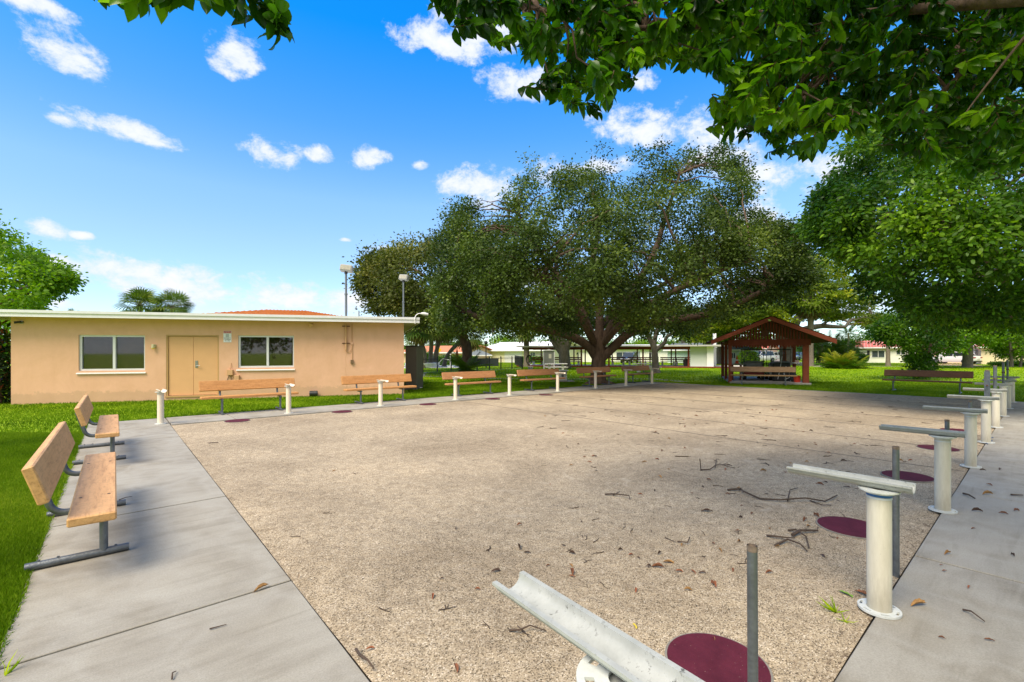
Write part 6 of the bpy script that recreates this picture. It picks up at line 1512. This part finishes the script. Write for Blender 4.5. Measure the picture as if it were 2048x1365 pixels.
# a far unbroken belt of woods closing the horizon
n = 60000; a = rs.uniform(-1.0, .98, n); d = rs.uniform(118, 150, n); hgt = np.array([2.3 + 1.4 * noise.noise(Vector((q * 22, 0, 0))) + .8 * noise.noise(Vector((q * 90, 3, 0))) for q in a])
pos = (np.tan(a) * d)[:, None] * RT[None] + d[:, None] * FW[None]; pos[:, 2] = rs.rand(n) ** .8 * (hgt * d / 120 * 1.1)
o = repl('distant_woods', LEAFQ, pos, rs.normal(0, 1, (n, 3)), rs.normal(0, .6, (n, 3)) - FW * .8 + [0, 0, .5], rs.uniform(.6, 1.3, n), rs.uniform(0, .8, n), LMID); tag(o, 'low distant belt of trees along the horizon', 'woods', kind='stuff')
o = struct(MB().box(-160, 330, 0, 2, -.2, 1.6).build('distant_bank', mat('far_bank', (.035, .06, .015), .95, .3, .5))); o.location = Vector(FW * 155 + RT * -80); o.rotation_euler = (0, 0, YAW); o['kind'] = 'structure'

# ================================================================ FALLEN LEAVES AND STICKS
def leaf_mesh(curl, cup, w_, seed):
    r = random.Random(seed); v = []; f = []; n = 8
    for i in range(n + 1):
        x = i / n; wd = w_ * math.sin(math.pi * min(1, .06 + x * .94)) ** .8; z = curl * math.sin(math.pi * x) + r.uniform(-.01, .01); tw = (x - .5) * r.uniform(-.2, .2)
        for s in (-1, -.5, 0, .5, 1): v.append((x - .5, wd * s * (1 - cup * .3), z + cup * wd * (s * s) * 1.6 + tw * s + r.uniform(-.012, .012)))
    for i in range(n):
        for k in range(4): a = i * 5 + k; f.append((a, a + 1, a + 6, a + 5))
    k0 = len(v); v += [(-.5, .012, 0), (-.5, -.012, 0), (-.68, 0, .04)]; f.append((k0, k0 + 1, k0 + 2))
    return v, f
leafcols = [('brown', (.20, .075, .03)), ('tan', (.36, .20, .07)), ('dark_brown', (.075, .04, .025)), ('yellow', (.55, .42, .04)), ('green', (.14, .26, .03)), ('rust', (.32, .11, .045))]
protoL = []
for i in range(10):
    cn, cc = leafcols[[0, 0, 1, 2, 2, 5, 5, 3, 4, 1][i]]
    v, f = leaf_mesh([.05, .10, .06, .1, .06, .12, .07, .04, .03, .1][i], [.5, .9, .7, 1.1, .5, .9, .7, .3, .3, 1.1][i], .17, i); me = MB()._add(v, f)
    o = me.build('fallen_leaf', mat('dead_leaf_' + cn, cc, .7, .35, 8, .2, 20), None, True, 80); protoL.append((o, cn))
def gz(x, y): return 0.004 if (x < CX0 or y < CY0 or y > CY1) else -.012 + .012 * noise.noise(Vector((x * .6, y * .6, 0))) + .004 * noise.noise(Vector((x * 3, y * 3, 4))) + .004
LAB = {'brown': 'curled brown dead leaf', 'tan': 'dry tan dead leaf', 'dark_brown': 'small dark brown shrivelled leaf', 'yellow': 'fallen yellow leaf', 'green': 'fallen green leaf', 'rust': 'rust coloured curled leaf'}
used = set()
def put_leaf(px, py, size, kind=None, rz=None, label=None):
    q = G(px, py); c = [p for p in protoL if kind is None or p[1] == kind]; o, cn = c[rnd.randrange(len(c))]; size *= 1.0
    if o.name not in used: used.add(o.name); c_ = o
    else: c_ = o.copy(); col.objects.link(c_)
    onc = q.x < CX0 or q.y < CY0 or q.y > CY1
    c_.location = (q.x, q.y, gz(q.x, q.y) + size * .03); c_.scale = (size,) * 3; c_.rotation_euler = (rnd.uniform(-.25, .25), rnd.uniform(-.2, .2), rnd.uniform(0, 6.28) if rz is None else rz)
    where = ('lying on the ' + ('left walkway' if q.x < CX0 else ('near walkway' if q.y < CY0 else 'building walkway'))) if onc else 'lying on the gravel court'
    if label: tag(c_, label, 'leaf')
    else: tag(c_, LAB[cn] + ' ' + where, 'leaf', LAB[cn].replace(' leaf', ' leaves') + ' ' + where)
put_leaf(523, 1179, .10, 'tan', .3, 'crumpled yellow brown leaf beside the nearest joint of the left walkway')
named = [(992, 1140, .075, 'dark_brown', 'dark curled leaf just beyond the raised end of the nearest trough'), (1143, 1142, .09, 'brown', 'brown curled leaf lying right of the raised trough end'), (1272, 1178, .055, 'rust', 'small rust leaf between the nearest trough and pipe'), (1376, 1178, .05, 'tan', 'small orange leaf left of the leaning pipe'),
         (1427, 1170, .09, 'rust', 'long reddish leaf just left of the leaning pipe'), (1317, 1132, .085, 'brown', 'long brown leaf in the middle of the near gravel'), (1337, 1123, .08, 'tan', 'long straw coloured leaf behind the long brown one'), (1040, 1093, .085, 'dark_brown', 'dark leaf with a curved stalk on the left part of the gravel'),
         (1426, 1279, .06, 'tan', 'small tan leaf just beyond the nearest maroon disc'), (1270, 1249, .05, 'yellow', 'tiny bright yellow flower petal on the gravel near the trough'), (1414, 1022, .11, 'dark_brown', 'large crumpled dark leaf beside the forked stick'), (1633, 1032, .10, 'brown', 'brown leaf between the long branch and the second maroon disc'), (1610, 1040, .09, 'brown', 'brown leaf just left of the second maroon disc'),
         (1725, 1187, .09, 'brown', 'crumpled reddish leaf against the near walkway edge, left of the first full post'), (1690, 1187, .09, 'green', 'pale green leaf beside the tuft of weeds'), (1836, 1212, .11, 'tan', 'curled tan leaf on the near walkway right of the first full post'), (1895, 1109, .07, 'tan', 'brown leaf on the near walkway, upper right of the first full post'),
         (1540, 1058, .045, 'tan', 'small round orange leaf near the crossed sticks'), (1262, 1108, .05, 'rust', 'small red leaf inside the curled twig'), (912, 1335, .07, 'brown', 'brown leaf near the bottom of the gravel, left of the trough'), (865, 1190, .055, 'rust', 'small rust leaf near the left side of the gravel'), (1975, 990, .10, 'tan', 'brown leaf on the near walkway by its right edge')]
for px, py, s, kd, lb in named: put_leaf(px, py, s, kd, None, lb)
for i in range(150):
    q = rnd.random()
    if q < .66: px, py = rnd.uniform(1050, 1760), 820 + 330 * rnd.random() ** 1.2
    elif q < .78: px, py = rnd.uniform(420, 1100), rnd.uniform(860, 1340)
    elif q < .9: px, py = rnd.uniform(1500, 1860), rnd.uniform(800, 960)
    else: px, py = rnd.uniform(1880, 2040), rnd.uniform(850, 1330)
    p = G(px, py)
    if p.x < CX0 and p.x > WX0 - .1 and q < .9: continue
    if p.x > CX1 - .3 or (p.y < CY0 + .1 and p.x < 2): continue
    dist = p.length; put_leaf(px, py, rnd.uniform(.025, .06) if dist < 6 else rnd.uniform(.04, .09), rnd.choice(['brown', 'tan', 'dark_brown', 'dark_brown', 'rust', 'brown']))
for o, cn in protoL:
    if o.name not in used: bpy.data.objects.remove(o)
MTW = mat('twig_bark', (.075, .05, .035), .95, .35, 20, .5, 60)
def stick(label, pts_px, r, group=None, sub=(), name='stick'):
    P_ = [G(x, y) for x, y in pts_px]; o0 = P_[0].copy(); g = MB()
    def ln(pp, r0):
        q = []
        for i, p in enumerate(pp):
            hgt = r0 + (.012 if 0 < i < len(pp) - 1 else 0) * ((i * 7) % 3); q.append(Vector((p.x - o0.x, p.y - o0.y, gz(p.x, p.y) + hgt)))
        g.tube(q, [r0 * (1 - .5 * i / max(1, len(q) - 1)) for i in range(len(q))], 6)
    ln(P_, r)
    for s in sub: ln([G(x, y) for x, y in s], r * .6)
    o = g.build(name, MTW, None, True, 70); o.location = (o0.x, o0.y, 0); tag(o, label, 'stick', group); return o
stick('long branching fallen branch on the gravel, left of the second maroon disc', [(1455, 980), (1482, 980), (1486, 987), (1520, 998), (1560, 1003), (1610, 1001), (1650, 1003), (1665, 998), (1674, 991)], .011, None, [[(1575, 1002), (1580, 982), (1596, 976)], [(1620, 1001), (1645, 1012), (1663, 1010)]])
stick('forked twig with one upright end in the middle of the gravel', [(1402, 940), (1420, 941), (1430, 935), (1440, 928), (1455, 935), (1470, 937)], .008, None, [[(1430, 935), (1433, 920), (1438, 918)], [(1445, 930), (1455, 925)]])
stick('short upright broken twig end beside the forked twig', [(1402, 941), (1401, 939)], .009).rotation_euler = (0, 0, 0)
g = MB(); g.tube([(0, 0, 0), (-.01, .01, .15)], .007, 6); o = g.build('stick', MTW); q = G(1402, 941); o.location = (q.x, q.y, 0); tag(o, 'thin broken twig standing upright on the gravel', 'stick')
stick('y shaped twig on the gravel left of the long branch', [(1210, 988), (1228, 989), (1258, 995), (1260, 998)], .009, None, [[(1226, 989), (1240, 981)]])
stick('crossed dark twigs behind the leaning pipe', [(1585, 1073), (1600, 1066), (1636, 1063)], .015, None, [[(1576, 1062), (1592, 1063), (1612, 1080), (1618, 1097)], [(1550, 1092), (1575, 1083), (1600, 1095), (1615, 1104)], [(1533, 1072), (1560, 1078), (1590, 1078)]])
stick('curled twig ring on the gravel, left of the leaning pipe', [(1355, 1083), (1375, 1088), (1380, 1080), (1378, 1075)], .006, None, [[(1330, 1075), (1352, 1084)]])
stick('curved twig left of the nearest trough', [(1018, 1260), (1040, 1263), (1060, 1258), (1092, 1260)], .006, None, [[(1035, 1250), (1050, 1262)]])
stick('short straight twig on the nearest slab of the left walkway', [(419, 1261), (453, 1252)], .004)
stick('small bent twig near the bottom of the left walkway', [(344, 1362), (345, 1354), (352, 1346)], .004)
stick('dark curved strip at the gravel edge near the bottom', [(712, 1301), (720, 1318), (735, 1332), (748, 1340)], .008)
stick('twig on the left walkway right of the nearest bench', [(238, 1002), (252, 999), (264, 995)], .005)
stick('long dark stick on the near walkway, right edge', [(2022, 992), (2046, 993)], .009)
stick('dark curved twig on the near walkway, lower right', [(1926, 1223), (1942, 1230), (1950, 1240), (1970, 1247)], .006)
stick('stick on the near walkway behind the first full post', [(1927, 990), (1938, 995), (1950, 1000)], .011)
tg = 'small dark twigs strewn over the gravel court'
protoT = []
for i in range(6):
    r = random.Random(i); g = MB(); p = Vector((0, 0, .006)); a = 0; pts = [p.copy()]
    for k in range(5): a += r.uniform(-.6, .6); p = p + Vector((math.cos(a), math.sin(a), r.uniform(-.03, .05))) * .22; pts.append(p.copy())
    for q in pts: q.z = max(.004, min(.1, abs(q.z)))
    g.tube(pts, [.035, .033, .03, .026, .02, .012], 5); 
    if i % 2: g.tube([pts[2], pts[2] + Vector((.2, .22, .02)), pts[2] + Vector((.3, .45, .0))], [.022, .018, .01], 5)
    protoT.append(g.build('twig', MTW, None, True, 80))
first = set()
for i in range(150):
    q = rnd.random()
    if q < .55: px, py = rnd.uniform(1050, 1760), 800 + 330 * rnd.random() ** 1.3
    elif q < .7: px, py = rnd.uniform(420, 1200), rnd.uniform(850, 1340)
    else: px, py = rnd.uniform(1100, 1860), 786 + 60 * rnd.random()
    p = G(px, py)
    if p.x < CX0 + .1 or p.x > CX1 - .2 or p.y < CY0 + .1 or p.y > CY1 - .1: continue
    b = protoT[rnd.randrange(6)]
    if b.name in first: c = b.copy(); col.objects.link(c)
    else: first.add(b.name); c = b
    s = rnd.uniform(.05, .12) if p.length < 7 else rnd.uniform(.08, .22); c.scale = (s, s, s); c.location = (p.x, p.y, gz(p.x, p.y)); c.rotation_euler = (0, 0, rnd.uniform(0, 6.28)); tag(c, 'small dark twig lying on the gravel court', 'twig', tg)
# weeds at the walk edge
for (px, py, lb, nn) in [(1672, 1222, 'small tuft of green weeds at the edge of the near walkway', 16), (1690, 1240, 'tiny green sprig below the weed tuft by the near walkway', 6), (8, 1352, 'grass tuft at the bottom left corner of the left walkway', 8)]:
    q = G(px, py); t = rs.normal(0, 1, (nn, 3)); t[:, 2] = np.abs(t[:, 2]) * .5 + .25
    o = repl('weed_tuft', BL if False else (BL[0] * [1, .1, 1], BL[1]), np.zeros((nn, 3)) + [0, 0, -.01], t, rs.normal(0, 1, (nn, 3)) + [0, 0, 1], rs.uniform(.05, .12, nn), rs.uniform(.6, 1, nn), MBL); o.location = q; tag(o, lb, 'weeds')
bpy.context.view_layer.update()
